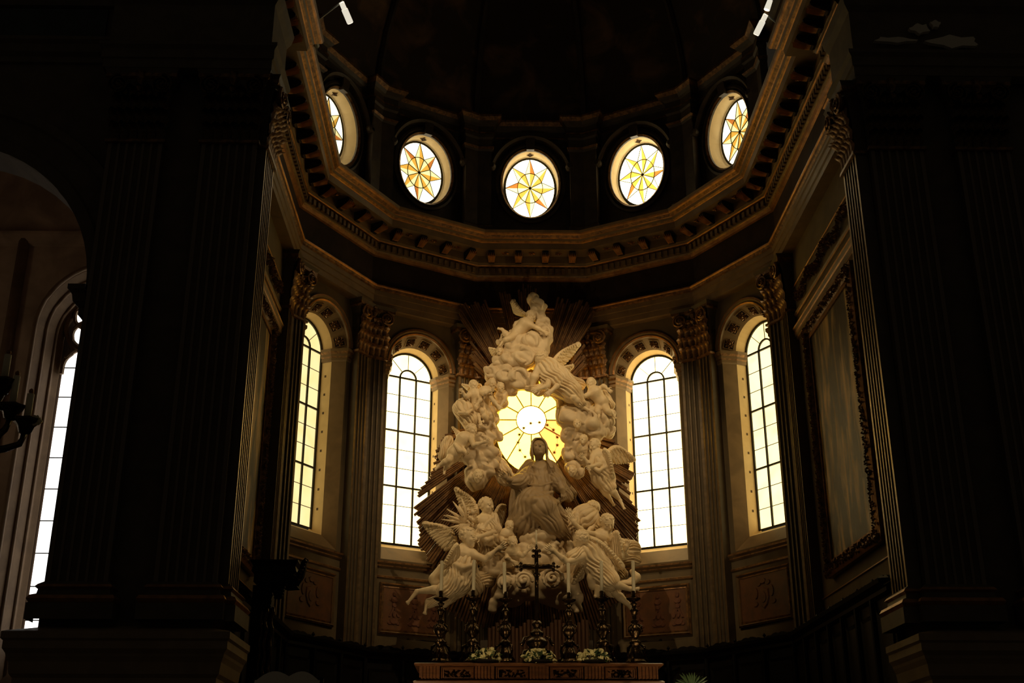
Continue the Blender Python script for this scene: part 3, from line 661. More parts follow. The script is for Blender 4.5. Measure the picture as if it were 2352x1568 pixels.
# ================================================================== triumphal piers, side chapel, stalls, paintings
def pier(sg):
    nm = 'left' if sg < 0 else 'right'
    if sg < 0: bx0, bx1, fr, ix = -6.26, -3.86, [(-6.19, -5.32), (-4.69, -3.81)], -3.68
    else: bx0, bx1, fr, ix = 6.11, 8.90, [(6.14, 7.00), (7.56, 8.42)], 5.93
    e = empty('wall_pier_' + nm, ((bx0 + bx1) / 2, 17.5, FLOOR), 'massive dark pier of the triumphal arch, %s side' % nm, kind='structure')
    mb = MB(); mb.span((bx0, 16.98, 2.4), (bx1, 17.95, 18.0)); mb.build('pier_body', 'pier_stone', e)
    x0, x1 = bx0 - .02, bx1 + .1
    plan = [(x0, 17.9), (x0, 16.72), (x1, 16.72), (x1, 17.9)]
    mb = MB(); sweep(mb, plan, [(.22, FLOOR, 0), (.22, FLOOR + .5, 0), (.14, FLOOR + .6, 0), (.10, FLOOR + .7, 0), (.10, 1.75, 0), (.14, 1.80, 0), (.16, 1.95, 0), (.19, 2.02, 0), (.20, 2.06, 0), (.24, 2.12, 0), (.24, 2.22, 0), (.27, 2.25, 0), (.27, 2.34, 0), (.22, 2.36, 0), (.06, 2.40, 0), (-.3, 2.5, 0)])
    mb.build('pedestal', 'pedestal_stone', e)
    mb = MB()
    for a, b in fr: mb.span((a + .05, 16.58, -.9), (b - .05, 16.63, 1.5))
    mb.build('pedestal_panel', 'pier_stone', e)
    ent2 = [(x0, 17.9), (x0, 16.74), (x1, 16.74), (x1, 17.9)]
    mb = MB(); sweep(mb, ent2, [(-.1, 11.42, 0), (.12, 11.42, 0), (.12, 11.58, 0), (.15, 11.60, 0), (.15, 11.76, 0), (.20, 11.82, 0), (.20, 11.88, 0), (.08, 11.92, 0), (.08, 12.7, 0), (.16, 12.8, 0), (.20, 12.95, 0), (.05, 13.0, 0)])
    mb.build('entablature', 'pier_stone', e)
    for i, (a, b) in enumerate(fr):
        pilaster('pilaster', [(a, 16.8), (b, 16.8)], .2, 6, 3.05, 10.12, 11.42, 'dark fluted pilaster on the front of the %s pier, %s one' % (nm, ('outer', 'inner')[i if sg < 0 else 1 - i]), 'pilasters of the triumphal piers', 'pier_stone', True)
    side = [(ix, 16.95), (ix, 17.66)] if sg < 0 else [(ix, 17.66), (ix, 16.95)]
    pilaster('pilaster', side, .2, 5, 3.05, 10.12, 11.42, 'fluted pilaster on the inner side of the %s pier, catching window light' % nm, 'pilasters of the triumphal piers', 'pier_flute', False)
    return e
pl_, pr_ = pier(-1), pier(1)
# flaked plaster patches high on the right pier
for (u, v, w, h) in ((2190, 102, .42, .11), (2050, 98, .34, .05), (2110, 72, .16, .09), (2145, 62, .08, .07)):
    c = at(u, v, 16.62); mb = MB(); n = 14; ph = rng.random() * 6
    ring = [(c[0] + w * math.cos(2 * PI * i / n) * (1 + .25 * math.sin(3 * 2 * PI * i / n + ph)), c[2] + h * math.sin(2 * PI * i / n) * (1 + .3 * math.sin(5 * 2 * PI * i / n + ph))) for i in range(n)]
    mb.loft([[(x, 16.53, z) for x, z in ring], [(x, 16.60, z) for x, z in ring]], True, True); tag(mb.build('plaster_patch', 'paper', pr_), 'pale patch of flaked plaster')

# ---- walls beside the piers, with the aisle arch on the left
ARX, ARZ, ARR = -9.02, 7.75, 2.62
loop = [(ARX - ARR, 0, FLOOR + .02), (ARX + ARR, 0, FLOOR + .02)] + [(ARX + ARR * math.cos(PI * i / 24), 0, ARZ + ARR * math.sin(PI * i / 24)) for i in range(25)]
mb = MB(); ring_wall(mb, loop, -14, -6.2, FLOOR, 18, 17.35)
mb.loft([[(p[0], 17.35, p[2]) for p in loop], [(p[0], 18.1, p[2]) for p in loop]], True, False)
aw = mb.build('wall_aisle_left', 'pier_stone'); tag(aw, 'dark aisle wall with a round arch, left edge', kind='structure')
secs = [[((ARR + r) * math.cos(PI * i / 30) + ARX, 17.35 + y, (ARR + r) * math.sin(PI * i / 30) + ARZ) for r, y in ((0, .02), (0, -.05), (.2, -.08), (.24, -.04), (.6, -.05), (.64, -.10), (.78, -.12), (.82, .02))] for i in range(31)]
mb = MB(); mb.loft(secs, True, True); mb.build('arch_moulding', 'pier_stone', aw)
mb = MB(); sweep(mb, [(-6.95, 17.35), (ARX + ARR, 17.35), (ARX + ARR, 18.1)][::-1] if False else [(ARX + ARR, 18.1), (ARX + ARR, 17.35), (-6.35, 17.35)], [(0, 7.25, 0), (.06, 7.3, 0), (.06, 7.42, 0), (.14, 7.5, 0), (.16, 7.62, 0), (.22, 7.68, 0), (.22, 7.76, 0), (0, 7.8, 0)])
mb.build('impost', 'pier_stone', aw)
mb = MB(); sweep(mb, [(-14, 17.35), (-6.3, 17.35)], [(0, 11.95, 0), (.05, 11.97, 0), (.05, 12.08, 0), (.12, 12.14, 0), (.14, 12.28, 0), (.20, 12.34, 0), (.20, 12.4, 0), (0, 12.42, 0)])
sweep(mb, [(-14, 17.35), (-6.3, 17.35)], [(0, 13.1, 0), (.08, 13.12, 0), (.1, 13.2, 0), (.05, 13.25, 0)]); mb.build('string_course', 'pier_stone', aw)
mb = MB(); mb.span((-13.5, 17.30, 12.46), (-6.7, 17.38, 13.06)); mb.build('painted_panel', 'blue_fresco', aw)
mb = MB(); mb.span((8.95, 17.35, FLOOR), (16, 17.7, 18)); sweep(mb, [(8.9, 17.35), (16, 17.35)], [(0, 11.95, 0), (.05, 11.97, 0), (.14, 12.28, 0), (.20, 12.4, 0), (0, 12.42, 0)])
tag(mb.build('wall_aisle_right', 'pier_stone'), 'dark wall beyond the right pier', kind='structure')

# ---- gothic side chapel seen through the arch
CYY = 28.0
LWX, LHW, LSP = -9.72, .98, 11.1
def pointed(cx, hw, zs, sill, y, n=10, k=1.25):
    """loop of a pointed arch"""
    R = hw * k; c1 = cx + hw - R; h = math.acos((R - hw) / R)
    right = [(c1 + R * math.cos(h * i / n), y, zs + R * math.sin(h * i / n)) for i in range(n + 1)]
    left = [(2 * cx - p[0], y, p[2]) for p in reversed(right[:-1])]
    return [(cx - hw, y, sill), (cx + hw, y, sill)] + right + left
o0 = pointed(LWX, 1.40, LSP + .05, 2.2, CYY - .75, k=1.2); o1 = pointed(LWX, 1.24, LSP + .05, 2.5, CYY - .45, k=1.2); o2 = pointed(LWX, 1.08, LSP + .05, 3.2, CYY - .12, k=1.2); o3 = pointed(LWX, LHW, LSP, 3.4, CYY, k=1.2)
mb = MB(); ring_wall(mb, o0, -16, -5.2, FLOOR, 17, CYY - .75); wch = mb.build('wall_chapel', 'chapel_wall'); tag(wch, 'rough brown wall of the side chapel', kind='structure')
mb = MB(); mb.span((-5.3, 18.1, FLOOR), (-5.2, CYY, 17)); mb.span((-16, 18.1, FLOOR), (-15.9, CYY, 17)); tag(mb.build('wall_chapel_side', 'chapel_wall'), 'side walls of the chapel', kind='structure')
mb = MB(); secs = [[(-10.5 - 5.4 * math.cos(PI * i / 16), y, 12.8 + 3.4 * math.sin(PI * i / 16)) for i in range(17)] for y in (18.0, CYY)]; mb.loft(secs, False, False); tag(mb.build('ceiling_chapel', 'chapel_wall'), 'vault of the side chapel', kind='structure')
mb = MB(); sweep(mb, [(-16, CYY - .75), (-5.3, CYY - .75)], [(0, 13.35, 0), (.1, 13.4, 0), (.18, 13.5, 0), (.22, 13.6, 0), (.22, 13.68, 0), (0, 13.72, 0)]); mb.build('string_course', 'chapel_wall', wch)
mb = MB(); mb.tube([(-11.75, CYY - .8, FLOOR), (-11.75, CYY - .8, 13.5)], .14, 10); mb.build('engaged_shaft', 'chapel_stone', wch, True)
e = empty('window_11', (LWX, CYY, 3.4), 'tall gothic lancet window with tracery in the side chapel', kind='structure')
mb = MB(); mb.loft([o0, o1, o2, o3], True, False); mb.build('reveal', 'chapel_stone', e)
for r, hw, zs, y in ((.06, 1.44, LSP + .06, CYY - .80), (.05, 1.27, LSP + .06, CYY - .50), (.045, 1.12, LSP + .05, CYY - .20)):
    lp = pointed(LWX, hw, zs, 2.3, y, k=1.2); mb = MB(); mb.tube(lp[1:] + lp[:1], r, 8); mb.build('roll_moulding', 'chapel_stone', e, True)
LC = (-10.20, -9.24); LH = .42
for c in LC:
    for i in range(9):
        z0 = 3.45 + .77 * i; z1 = z0 + .755
        if z1 > 10.36: z1 = 10.36
        mb = MB(); mb.span((c - LH, CYY - .03, z0), (c + LH, CYY, z1)); mb.build('pane', 'pane_lancet', e)
        mb = MB(); mb.box((c, CYY - .05, z1 + .008), (2 * LH, .03, .022)); mb.build('glazing_bar', 'iron', e)
    lp = pointed(c, LH - .03, 10.38, 10.37, CYY - .015); slab([(p[0], p[2]) for p in lp], CYY - .015).build('pane', 'pane_lancet', e)
    lp = pointed(c, LH, 10.36, 10.2, CYY - .06); mb = MB(); mb.tube(lp[1:-1] + lp[-1:] + lp[:1], .055, 6); mb.build('tracery_arch', 'chapel_stone', e)
    for sg in (-1, 1):
        mb = MB(); mb.tube([(c + sg * (LH - .03), CYY - .06, 10.62), (c + sg * (LH - .20), CYY - .06, 10.72), (c + sg * (LH - .16), CYY - .06, 10.90)], [.07, .035, .06], 6); mb.build('cusp', 'chapel_stone', e)
mb = MB(); mb.box((LWX, CYY - .08, 6.9), (.12, .2, 7.2)); mb.build('mullion', 'chapel_stone', e)
QC = (LWX - .18, 11.50)
for i in range(4):
    a = PI / 4 + PI / 2 * i; q = (QC[0] + .36 * math.cos(a), QC[1] + .36 * math.sin(a))
    slab([(q[0] + .31 * math.cos(2 * PI * j / 16), q[1] + .31 * math.sin(2 * PI * j / 16)) for j in range(16)], CYY - .015).build('pane', 'pane_lancet', e)
    mb = MB(); mb.tube([(q[0] + .34 * math.cos(a + b * .22), CYY - .07, q[1] + .34 * math.sin(a + b * .22)) for b in range(-10, 11)], .055, 6, 0); mb.build('foil', 'chapel_stone', e)
mb = MB(); mb.tube([(QC[0] + .78 * math.cos(2 * PI * j / 32), CYY - .07, QC[1] + .78 * math.sin(2 * PI * j / 32)) for j in range(33)], .06, 6); mb.build('tracery_ring', 'chapel_stone', e)
mb = MB(); hole = pointed(LWX, LHW + .1, LSP, 3.3, CYY + .05, k=1.2); mb.loft([[(p[0], CYY + .02, p[2]) for p in hole], [(p[0], CYY + .06, p[2]) for p in hole]], True, True); mb.build('tracery_plate', 'socket_dark', e)

# ---- paintings on the choir walls
def painting(k, label):
    sg = 1 if k == 3 else -1
    s0, s1 = sorted((sg * -.18, sg * 3.15)); z0, z1 = 4.22, 9.30; cxx = (s0 + s1) / 2
    e = empty('framed_painting', FK(k) @ Vector((cxx, A_W - .1, z0)), label, 'painting', 'large paintings on the choir walls')
    hw, hh = (s1 - s0) / 2, (z1 - z0) / 2; M = FK(k) @ Matrix.Translation((cxx, A_W - .01, (z0 + z1) / 2))
    put(frame_mesh('frame', hw, hh, .30, .10, ['gilt_dark', 'gilt']), 'frame', M, e)
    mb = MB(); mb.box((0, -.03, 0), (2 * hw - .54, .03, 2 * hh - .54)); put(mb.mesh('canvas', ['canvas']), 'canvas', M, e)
    mb = MB()
    def orn(x, z):
        a = rng.random() * 6.28; r = .03 + .02 * rng.random(); d = Vector((math.cos(a), -.2, math.sin(a))); ee = Vector((-math.sin(a), -.2, math.cos(a))); c = Vector((x, -.13 - .02 * rng.random(), z))
        mb.add([c - d * r, c + ee * r * .5, c + d * r, c - ee * r * .5, c + V(0, -.035, 0)], [(0, 1, 4), (1, 2, 4), (2, 3, 4), (3, 0, 4)])
    n = 120
    for i in range(n):
        z = -hh + 2 * hh * i / n
        for sx in (-1, 1):
            for _ in range(3): orn(sx * (hw - .13) + .17 * (rng.random() - .5), z)
    for i in range(75):
        x = -hw + 2 * hw * i / 75
        for sz in (-1, 1):
            for _ in range(3): orn(x, sz * (hh - .13) + .17 * (rng.random() - .5))
    tag(put(mb.mesh('carved_border', ['gilt_dark']), 'carved_border', M, e), 'carved gilded leaf border', kind='stuff')
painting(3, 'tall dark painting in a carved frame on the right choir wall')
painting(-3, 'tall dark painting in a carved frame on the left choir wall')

# ---- dark choir stalls along the apse
STL = {-3: 'along the left choir wall', -2: 'below the leftmost apse window', -1: 'below the left inner window', 1: 'below the right inner window', 2: 'below the rightmost apse window', 3: 'along the right choir wall'}
mb = MB(); mb.lathe([(.03, 0), (.05, .04), (.02, .07), (.055, .12), (.02, .17), (.004, .19)], 8); ME_fin = mb.mesh('finial', ['dark_wood'])
for k in (-3, -2, -1, 1, 2, 3):
    a = 4.98; h = a * T15
    rg = (-h, 4.6) if k == 3 else ((-4.6, h) if k == -3 else (-h, h))
    e = empty('choir_stall', FK(k) @ Vector(((rg[0] + rg[1]) / 2, a, -.2)), 'dark carved wooden stall back ' + STL[k], 'stall', 'choir stalls round the apse')
    F = FK(k); nb = max(3, round((rg[1] - rg[0]) / .85)); w = (rg[1] - rg[0]) / nb
    mb = MB(); mb.span((rg[0], a, -.2), (rg[1], a + .12, 3.30)); put(mb.mesh('back', ['dark_wood']), 'back', F, e)
    mb = MB(); sweep(mb, [(rg[0], a), (rg[1], a)], [(0, 3.12, 0), (.08, 3.16, 0), (.08, 3.22, 0), (.18, 3.28, 0), (.2, 3.34, 0), (-.1, 3.36, 0)]); put(mb.mesh('cornice', ['dark_wood']), 'cornice', F, e)
    for i in range(nb):
        x0 = rg[0] + w * i
        mb = MB(); mb.loft([[(x0 + .1, a - y, .8), (x0 + w - .1, a - y, .8), (x0 + w - .1, a - y, 2.95), (x0 + .1, a - y, 2.95)] for y in (0, .03)] + [[(x0 + .16, a - .015, .86), (x0 + w - .16, a - .015, .86), (x0 + w - .16, a - .015, 2.89), (x0 + .16, a - .015, 2.89)]], True, True); put(mb.mesh('panel', ['dark_wood']), 'panel', F, e)
        mb = MB(); mb.tube([(x0, a - .05, -.2), (x0, a - .05, 3.15)], [.06, .045], 8); put(mb.mesh('colonnette', ['dark_wood']), 'colonnette', F, e)
        pts = [(x0 + w * j / 12, 3.36 + .07 * abs(math.sin(PI * j / 12)) + .03 * math.sin(PI * j / 3) ** 2) for j in range(13)]
        mb = MB(); mb.loft([[(x, a - .03, 3.34) for x, z in pts] + [(x, a - .03, z) for x, z in reversed(pts)], [(x, a + .03, 3.34) for x, z in pts] + [(x, a + .03, z) for x, z in reversed(pts)]], True, True); put(mb.mesh('crest', ['dark_wood']), 'crest', F, e)
        put(ME_fin, 'finial', F @ Matrix.Translation((x0, a, 3.35)) @ Matrix.Scale(.7, 4), e)

# ---- added chapel window outside the view, brightening the chapel
e = empty('window_12', (-15.88, 23, 3.4), 'added window outside the view, lighting the side chapel', kind='structure')
for i in range(8):
    for j in range(2):
        mb = MB(); mb.span((-15.87, 22.3 + .72 * j, 3.5 + .9 * i), (-15.85, 22.98 + .72 * j, 4.36 + .9 * i)); mb.build('pane', 'pane_added', e)
mb = MB(); mb.span((-15.9, 22.2, 3.4), (-15.8, 22.3, 10.8)); mb.span((-15.9, 23.7, 3.4), (-15.8, 23.8, 10.8)); mb.span((-15.9, 22.2, 10.7), (-15.8, 23.8, 10.9)); mb.span((-15.9, 22.2, 3.3), (-15.8, 23.8, 3.45)); mb.build('window_frame', 'chapel_stone', e)
# ================================================================== MARBLE GROUP: implicit surfaces meshed with surface nets
def _n(v): v = np.asarray(v, float); return v / max(1e-9, np.linalg.norm(v))
class SDF:
    def __init__(s): s.ops = []; s.noise = None
    def cap(s, a, b, ra, rb=None, k=.04, fold=None, sub=False):
        s.ops.append(('c', np.asarray(a, float), np.asarray(b, float), ra, ra if rb is None else rb, k, fold, sub)); return s
    def ell(s, c, r, ax=None, k=.04, sub=False):
        """ax: 3x3 rows = local axes"""
        s.ops.append(('e', np.asarray(c, float), np.asarray(r if hasattr(r, '__len__') else (r, r, r), float), None if ax is None else np.asarray(ax, float), None, k, None, sub)); return s
    def line(s, pts, rad, k=.04, fold=None):
        for i in range(len(pts) - 1):
            r0, r1 = (rad[i], rad[i + 1]) if hasattr(rad, '__len__') else (rad, rad)
            s.cap(pts[i], pts[i + 1], r0, r1, k, fold)
        return s
    def grid(s, h):
        lo = np.full(3, 1e9); hi = -lo; B = []
        for o in s.ops:
            if o[0] == 'c':
                am = o[6][1] if o[6] else 0; l = np.minimum(o[1] - o[3], o[2] - o[4]) - am; u = np.maximum(o[1] + o[3], o[2] + o[4]) + am
            else: l, u = o[1] - o[2].max(), o[1] + o[2].max()
            B.append((l, u))
            if not o[7]: lo = np.minimum(lo, l); hi = np.maximum(hi, u)
        na = s.noise[0] if s.noise else 0
        lo -= 4 * h + na; hi += 4 * h + na
        n = np.ceil((hi - lo) / h).astype(int) + 1
        ax = [(lo[i] + h * np.arange(n[i])).astype(np.float32) for i in range(3)]
        D = np.full(n, 10.0, np.float32)
        for o, (l, u) in zip(s.ops, B):
            k = o[5]; pad = k + 4 * h + na
            i0 = np.maximum(0, np.floor((l - pad - lo) / h).astype(int)); i1 = np.minimum(n, np.ceil((u + pad - lo) / h).astype(int) + 1)
            if (i1 <= i0).any(): continue
            X = ax[0][i0[0]:i1[0], None, None]; Y = ax[1][None, i0[1]:i1[1], None]; Z = ax[2][None, None, i0[2]:i1[2]]
            if o[0] == 'c':
                a, b, ra, rb = o[1], o[2], o[3], o[4]; ab = b - a; L2 = max(1e-9, ab @ ab)
                px, py, pz = X - a[0], Y - a[1], Z - a[2]
                t = np.clip((px * ab[0] + py * ab[1] + pz * ab[2]) / L2, 0, 1)
                qx, qy, qz = px - t * ab[0], py - t * ab[1], pz - t * ab[2]
                d = np.sqrt(qx * qx + qy * qy + qz * qz) - (ra + (rb - ra) * t)
                if o[6]:
                    nf, amp, tw, ph = o[6]; nf = round(nf * 1.7); amp = amp * .85; z = ab / math.sqrt(L2); e1 = _n(np.cross(z, (0.2, 1, 0.1))); e2 = np.cross(z, e1)
                    th = np.arctan2(qx * e2[0] + qy * e2[1] + qz * e2[2], qx * e1[0] + qy * e1[1] + qz * e1[2])
                    w = np.abs(np.sin(.5 * nf * th + ph + tw * 1.6 * t + 1.3 * np.sin(4.3 * t + th * 2 + ph)))
                    d = d - amp * (1.5 * np.power(w, .8) - .9) * (.70 + .30 * np.sin(5.1 * t + 2 * th + ph))
            else:
                q = [X - o[1][0], Y - o[1][1], Z - o[1][2]]; r = o[2]
                if o[3] is not None: q = [q[0] * o[3][i][0] + q[1] * o[3][i][1] + q[2] * o[3][i][2] for i in range(3)]
                m = np.sqrt((q[0] / r[0]) ** 2 + (q[1] / r[1]) ** 2 + (q[2] / r[2]) ** 2); d = (m - 1) * r.min() * (.55 + .45 * r.mean() / r.min() * .5)
            S = D[i0[0]:i1[0], i0[1]:i1[1], i0[2]:i1[2]]
            if o[7]:
                g = np.clip(.5 - .5 * (S + d) / k, 0, 1); S[...] = S * (1 - g) - d * g + k * g * (1 - g)
            else:
                g = np.clip(.5 + .5 * (S - d) / k, 0, 1); S[...] = S * (1 - g) + d * g - k * g * (1 - g)
        if s.noise:
            amp, f = s.noise[0], s.noise[1]
            X = ax[0][:, None, None] * f; Y = ax[1][None, :, None] * f; Z = ax[2][None, None, :] * f
            wx = X + 1.1 * np.sin(.8 * Z + .5 * Y) + .7 * np.sin(1.7 * Y); wz = Z + 1.0 * np.sin(.9 * X) + .6 * np.sin(1.3 * Y + X)
            D += (amp * (np.sin(wx * 1.3 + wz * .5) * np.cos(wz * 1.1 - wx * .3) + .45 * np.sin(2.7 * wz + 1.2 * wx + Y))).astype(np.float32)
        return D, lo
    def mesh(s, name, mname, h, inv=None):
        D, lo = s.grid(h); v, q = surface_nets(D); v = v * h + lo
        if inv is not None: v = v - np.array(inv)
        me = bpy.data.meshes.new(name); me.vertices.add(len(v)); me.vertices.foreach_set('co', v.astype(np.float32).ravel())
        me.loops.add(q.size); me.loops.foreach_set('vertex_index', q.astype(np.int32).ravel()); me.polygons.add(len(q))
        me.polygons.foreach_set('loop_start', np.arange(0, q.size, 4, dtype=np.int32)); me.update(calc_edges=True)
        me.polygons.foreach_set('use_smooth', np.ones(len(q), bool)); me.materials.append(MAT[mname]); return me
    def part(s, name, mname, h, parent):
        o = bpy.data.objects.new(name, s.mesh(name, mname, h, WM[parent].translation)); COL.objects.link(o); o.parent = parent; WM[o] = WM[parent]; return o
def surface_nets(D):
    S = D < 0; nx, ny, nz = D.shape
    cnt = np.zeros((nx - 1, ny - 1, nz - 1), np.int8)
    for i in (0, 1):
        for j in (0, 1):
            for k in (0, 1): cnt += S[i:nx - 1 + i, j:ny - 1 + j, k:nz - 1 + k]
    act = (cnt > 0) & (cnt < 8); I = np.argwhere(act); idx = np.full(act.shape, -1, np.int32); idx[act] = np.arange(len(I))
    acc = np.zeros((len(I), 3)); num = np.zeros(len(I)); O = [(i, j, k) for i in (0, 1) for j in (0, 1) for k in (0, 1)]
    cv = {o: D[I[:, 0] + o[0], I[:, 1] + o[1], I[:, 2] + o[2]] for o in O}
    for a in O:
        for x in range(3):
            if a[x]: continue
            b = list(a); b[x] = 1; b = tuple(b); da, db = cv[a], cv[b]; m = (da < 0) != (db < 0)
            t = np.where(m, da / np.where(m, da - db, 1), 0); p = np.tile(np.array(a, float), (len(I), 1)); p[:, x] = t
            acc[m] += p[m]; num += m
    V_ = I + acc / num[:, None]; Q = []
    for x in range(3):
        y, z = (x + 1) % 3, (x + 2) % 3
        s0 = [slice(None)] * 3; s1 = [slice(None)] * 3; s0[x] = slice(0, -1); s1[x] = slice(1, None)
        a, b = S[tuple(s0)], S[tuple(s1)]; E = np.argwhere(a != b)
        E = E[(E[:, y] > 0) & (E[:, z] > 0) & (E[:, y] < D.shape[y] - 1) & (E[:, z] < D.shape[z] - 1)]
        ins = a[E[:, 0], E[:, 1], E[:, 2]]
        def c(dy, dz):
            P = E.copy(); P[:, y] += dy; P[:, z] += dz; return idx[P[:, 0], P[:, 1], P[:, 2]]
        q = np.stack([c(-1, -1), c(0, -1), c(0, 0), c(-1, 0)], 1); q[~ins] = q[~ins][:, ::-1]; Q.append(q)
    Q = np.concatenate(Q); return V_, Q[(Q >= 0).all(1)]

YG = 26.45                                     # depth of the front layer of the group
MPX = at(1217, 1100, YG); MPX = float(np.linalg.norm(at(1218, 1100, YG) - MPX))   # metres per photo pixel there
def g(u, v, d=0.0): return at(u, v, YG + d)
TOCAM = np.array([0, -1.0, -.28]) / np.linalg.norm([0, -1.0, -.28])
def head(S, H_, c, hs, look, tilt=(0, 0, 1), hair='curl', hn=60, seed=1):
    """face features into S, hair into H_"""
    r_ = np.random.default_rng(seed); f = _n(look); up = _n(np.asarray(tilt, float) - f * (np.asarray(tilt) @ f)); rt = np.cross(f, up); A = [rt, f, up]
    P = lambda x, y, z: c + hs * (rt * x + f * y + up * z)
    S.ell(P(0, -.04, .10), np.array((.36, .42, .40)) * hs, A, .02)
    S.ell(P(0, .08, -.15), np.array((.29, .31, .33)) * hs, A, .06 * hs)
    S.ell(P(0, .27, -.40), .10 * hs, A, .06 * hs)
    for sg in (-1, 1):
        S.ell(P(sg * .15, .455, .03), np.array((.085, .07, .05)) * hs, A, .05 * hs, sub=True)
        S.ell(P(sg * .15, .345, .03), np.array((.062, .05, .04)) * hs, A, .02 * hs)
        S.ell(P(sg * .17, .26, -.13), np.array((.10, .10, .09)) * hs, A, .05 * hs)
        S.ell(P(sg * .345, -.02, -.02), np.array((.04, .09, .13)) * hs, A, .02 * hs)
        S.cap(P(sg * .07, .375, .115), P(sg * .24, .30, .10), .022 * hs, .018 * hs, .04 * hs)
    S.cap(P(0, .37, .10), P(0, .455, -.09), .032 * hs, .055 * hs, .025 * hs)
    S.cap(P(-.085, .365, -.23), P(.085, .365, -.23), .027 * hs, .027 * hs, .010 * hs)
    S.cap(P(-.065, .36, -.305), P(.065, .36, -.305), .030 * hs, .030 * hs, .010 * hs)
    if hair == 'curl':
        H_.ell(P(0, -.09, .15), np.array((.375, .41, .385)) * hs, A, .02)
        n = 0
        while n < hn * 2.6:
            w = r_.normal(size=3); w = w / np.linalg.norm(w); n += 1
            if w[1] > .30 and w[2] < .50: continue
            if w[2] < -.70 or (abs(w[0]) > .75 and w[1] > .1 and w[2] < .1): continue
            tg = np.cross(w, r_.normal(size=3)); tg = tg / np.linalg.norm(tg)
            o = w * np.array((.37, .42, .39)) + np.array((0, -.08, .14)); q = o + tg * .10
            q = (q - np.array((0, -.08, .14))); q = q / np.linalg.norm(q / np.array((.38, .43, .40))) + np.array((0, -.08, .14))
            H_.cap(P(*o), P(*q), (.040 + .022 * r_.random()) * hs, .032 * hs, .016 * hs)
    elif hair == 'long':
        H_.ell(P(0, -.12, .16), np.array((.385, .41, .39)) * hs, A, .02)
        for sg in (-1, 1):
            for i in range(15):
                q = i / 14; yy = .24 - .56 * q
                ctl = [P(sg * .02, .24 - .55 * q, .53 - .12 * q * q), P(sg * .20, yy + .06, .46 - .05 * q), P(sg * .345, yy, .25), P(sg * .39, yy - .05, .0), P(sg * .37, yy * .6 - .06, -.25), P(sg * .33, yy * .4 - .10, -.45)]
                if sg < 0: ctl += [P(-.37 + .04 * r_.normal(), -.05 + .08 * q, -.72), P(-.42 + .05 * r_.normal(), .03, -.98), P(-.46 + .06 * r_.normal(), .08, -1.2)]
                pts = []
                for j in range(len(ctl) - 1):
                    for m in range(3): pts.append(ctl[j] + (ctl[j + 1] - ctl[j]) * m / 3)
                pts.append(ctl[-1]); sm = list(pts)
                for _ in range(2): sm = [sm[0]] + [(sm[j - 1] + 2 * sm[j] + sm[j + 1]) / 4 for j in range(1, len(sm) - 1)] + [sm[-1]]
                n = len(sm); H_.line(sm, [hs * (.026 + .028 * math.sin(PI * min(1, .15 + .85 * j / n))) for j in range(n)], .012 * hs)
    return P
def hand(S, wrist, d, hs, spread=.55, seed=0, nrm_=None):
    d = _n(d); nn = _n(TOCAM if nrm_ is None else nrm_); lat = _n(np.cross(d, nn)); nn = np.cross(lat, d)
    pc = wrist + d * .17 * hs; A = [lat, d, nn]
    S.ell(pc, np.array((.15, .20, .075)) * hs, A, .04 * hs); S.cap(wrist - d * .03 * hs, pc, .095 * hs, .10 * hs, .05 * hs)
    for i, (x, l) in enumerate(((-.105, .27), (-.035, .32), (.035, .31), (.105, .24))):
        b = pc + lat * x * hs + d * .14 * hs; dd = _n(d + lat * x * 3.2 * spread + nn * .10); m = b + dd * l * .5 * hs; e_ = m + _n(dd - nn * (.35 + .1 * i)) * l * .5 * hs
        S.cap(b, m, .043 * hs, .038 * hs, .012 * hs); S.cap(m, e_, .038 * hs, .028 * hs, .012 * hs)
    sg = 1 if seed % 2 else -1
    b = pc + lat * sg * .11 * hs - d * .06 * hs; m = b + _n(lat * sg + d * .6) * .15 * hs; S.cap(b, m, .05 * hs, .042 * hs, .015 * hs); S.cap(m, m + _n(lat * sg * .35 + d) * .13 * hs, .042 * hs, .03 * hs, .015 * hs)
def foot(S, an, toe, hs):
    d = _n(toe - an); S.cap(an, an + d * .05 * hs, .12 * hs, .12 * hs, .04 * hs); S.cap(an + d * .02, toe, .115 * hs, .07 * hs, .05 * hs)
    lat = _n(np.cross(d, TOCAM))
    for i in range(-2, 3): S.cap(toe + lat * i * .035 * hs - d * .05 * hs, toe + lat * i * .045 * hs + d * (.06 - .012 * abs(i + 1)) * hs, .032 * hs, .024 * hs, .01 * hs)
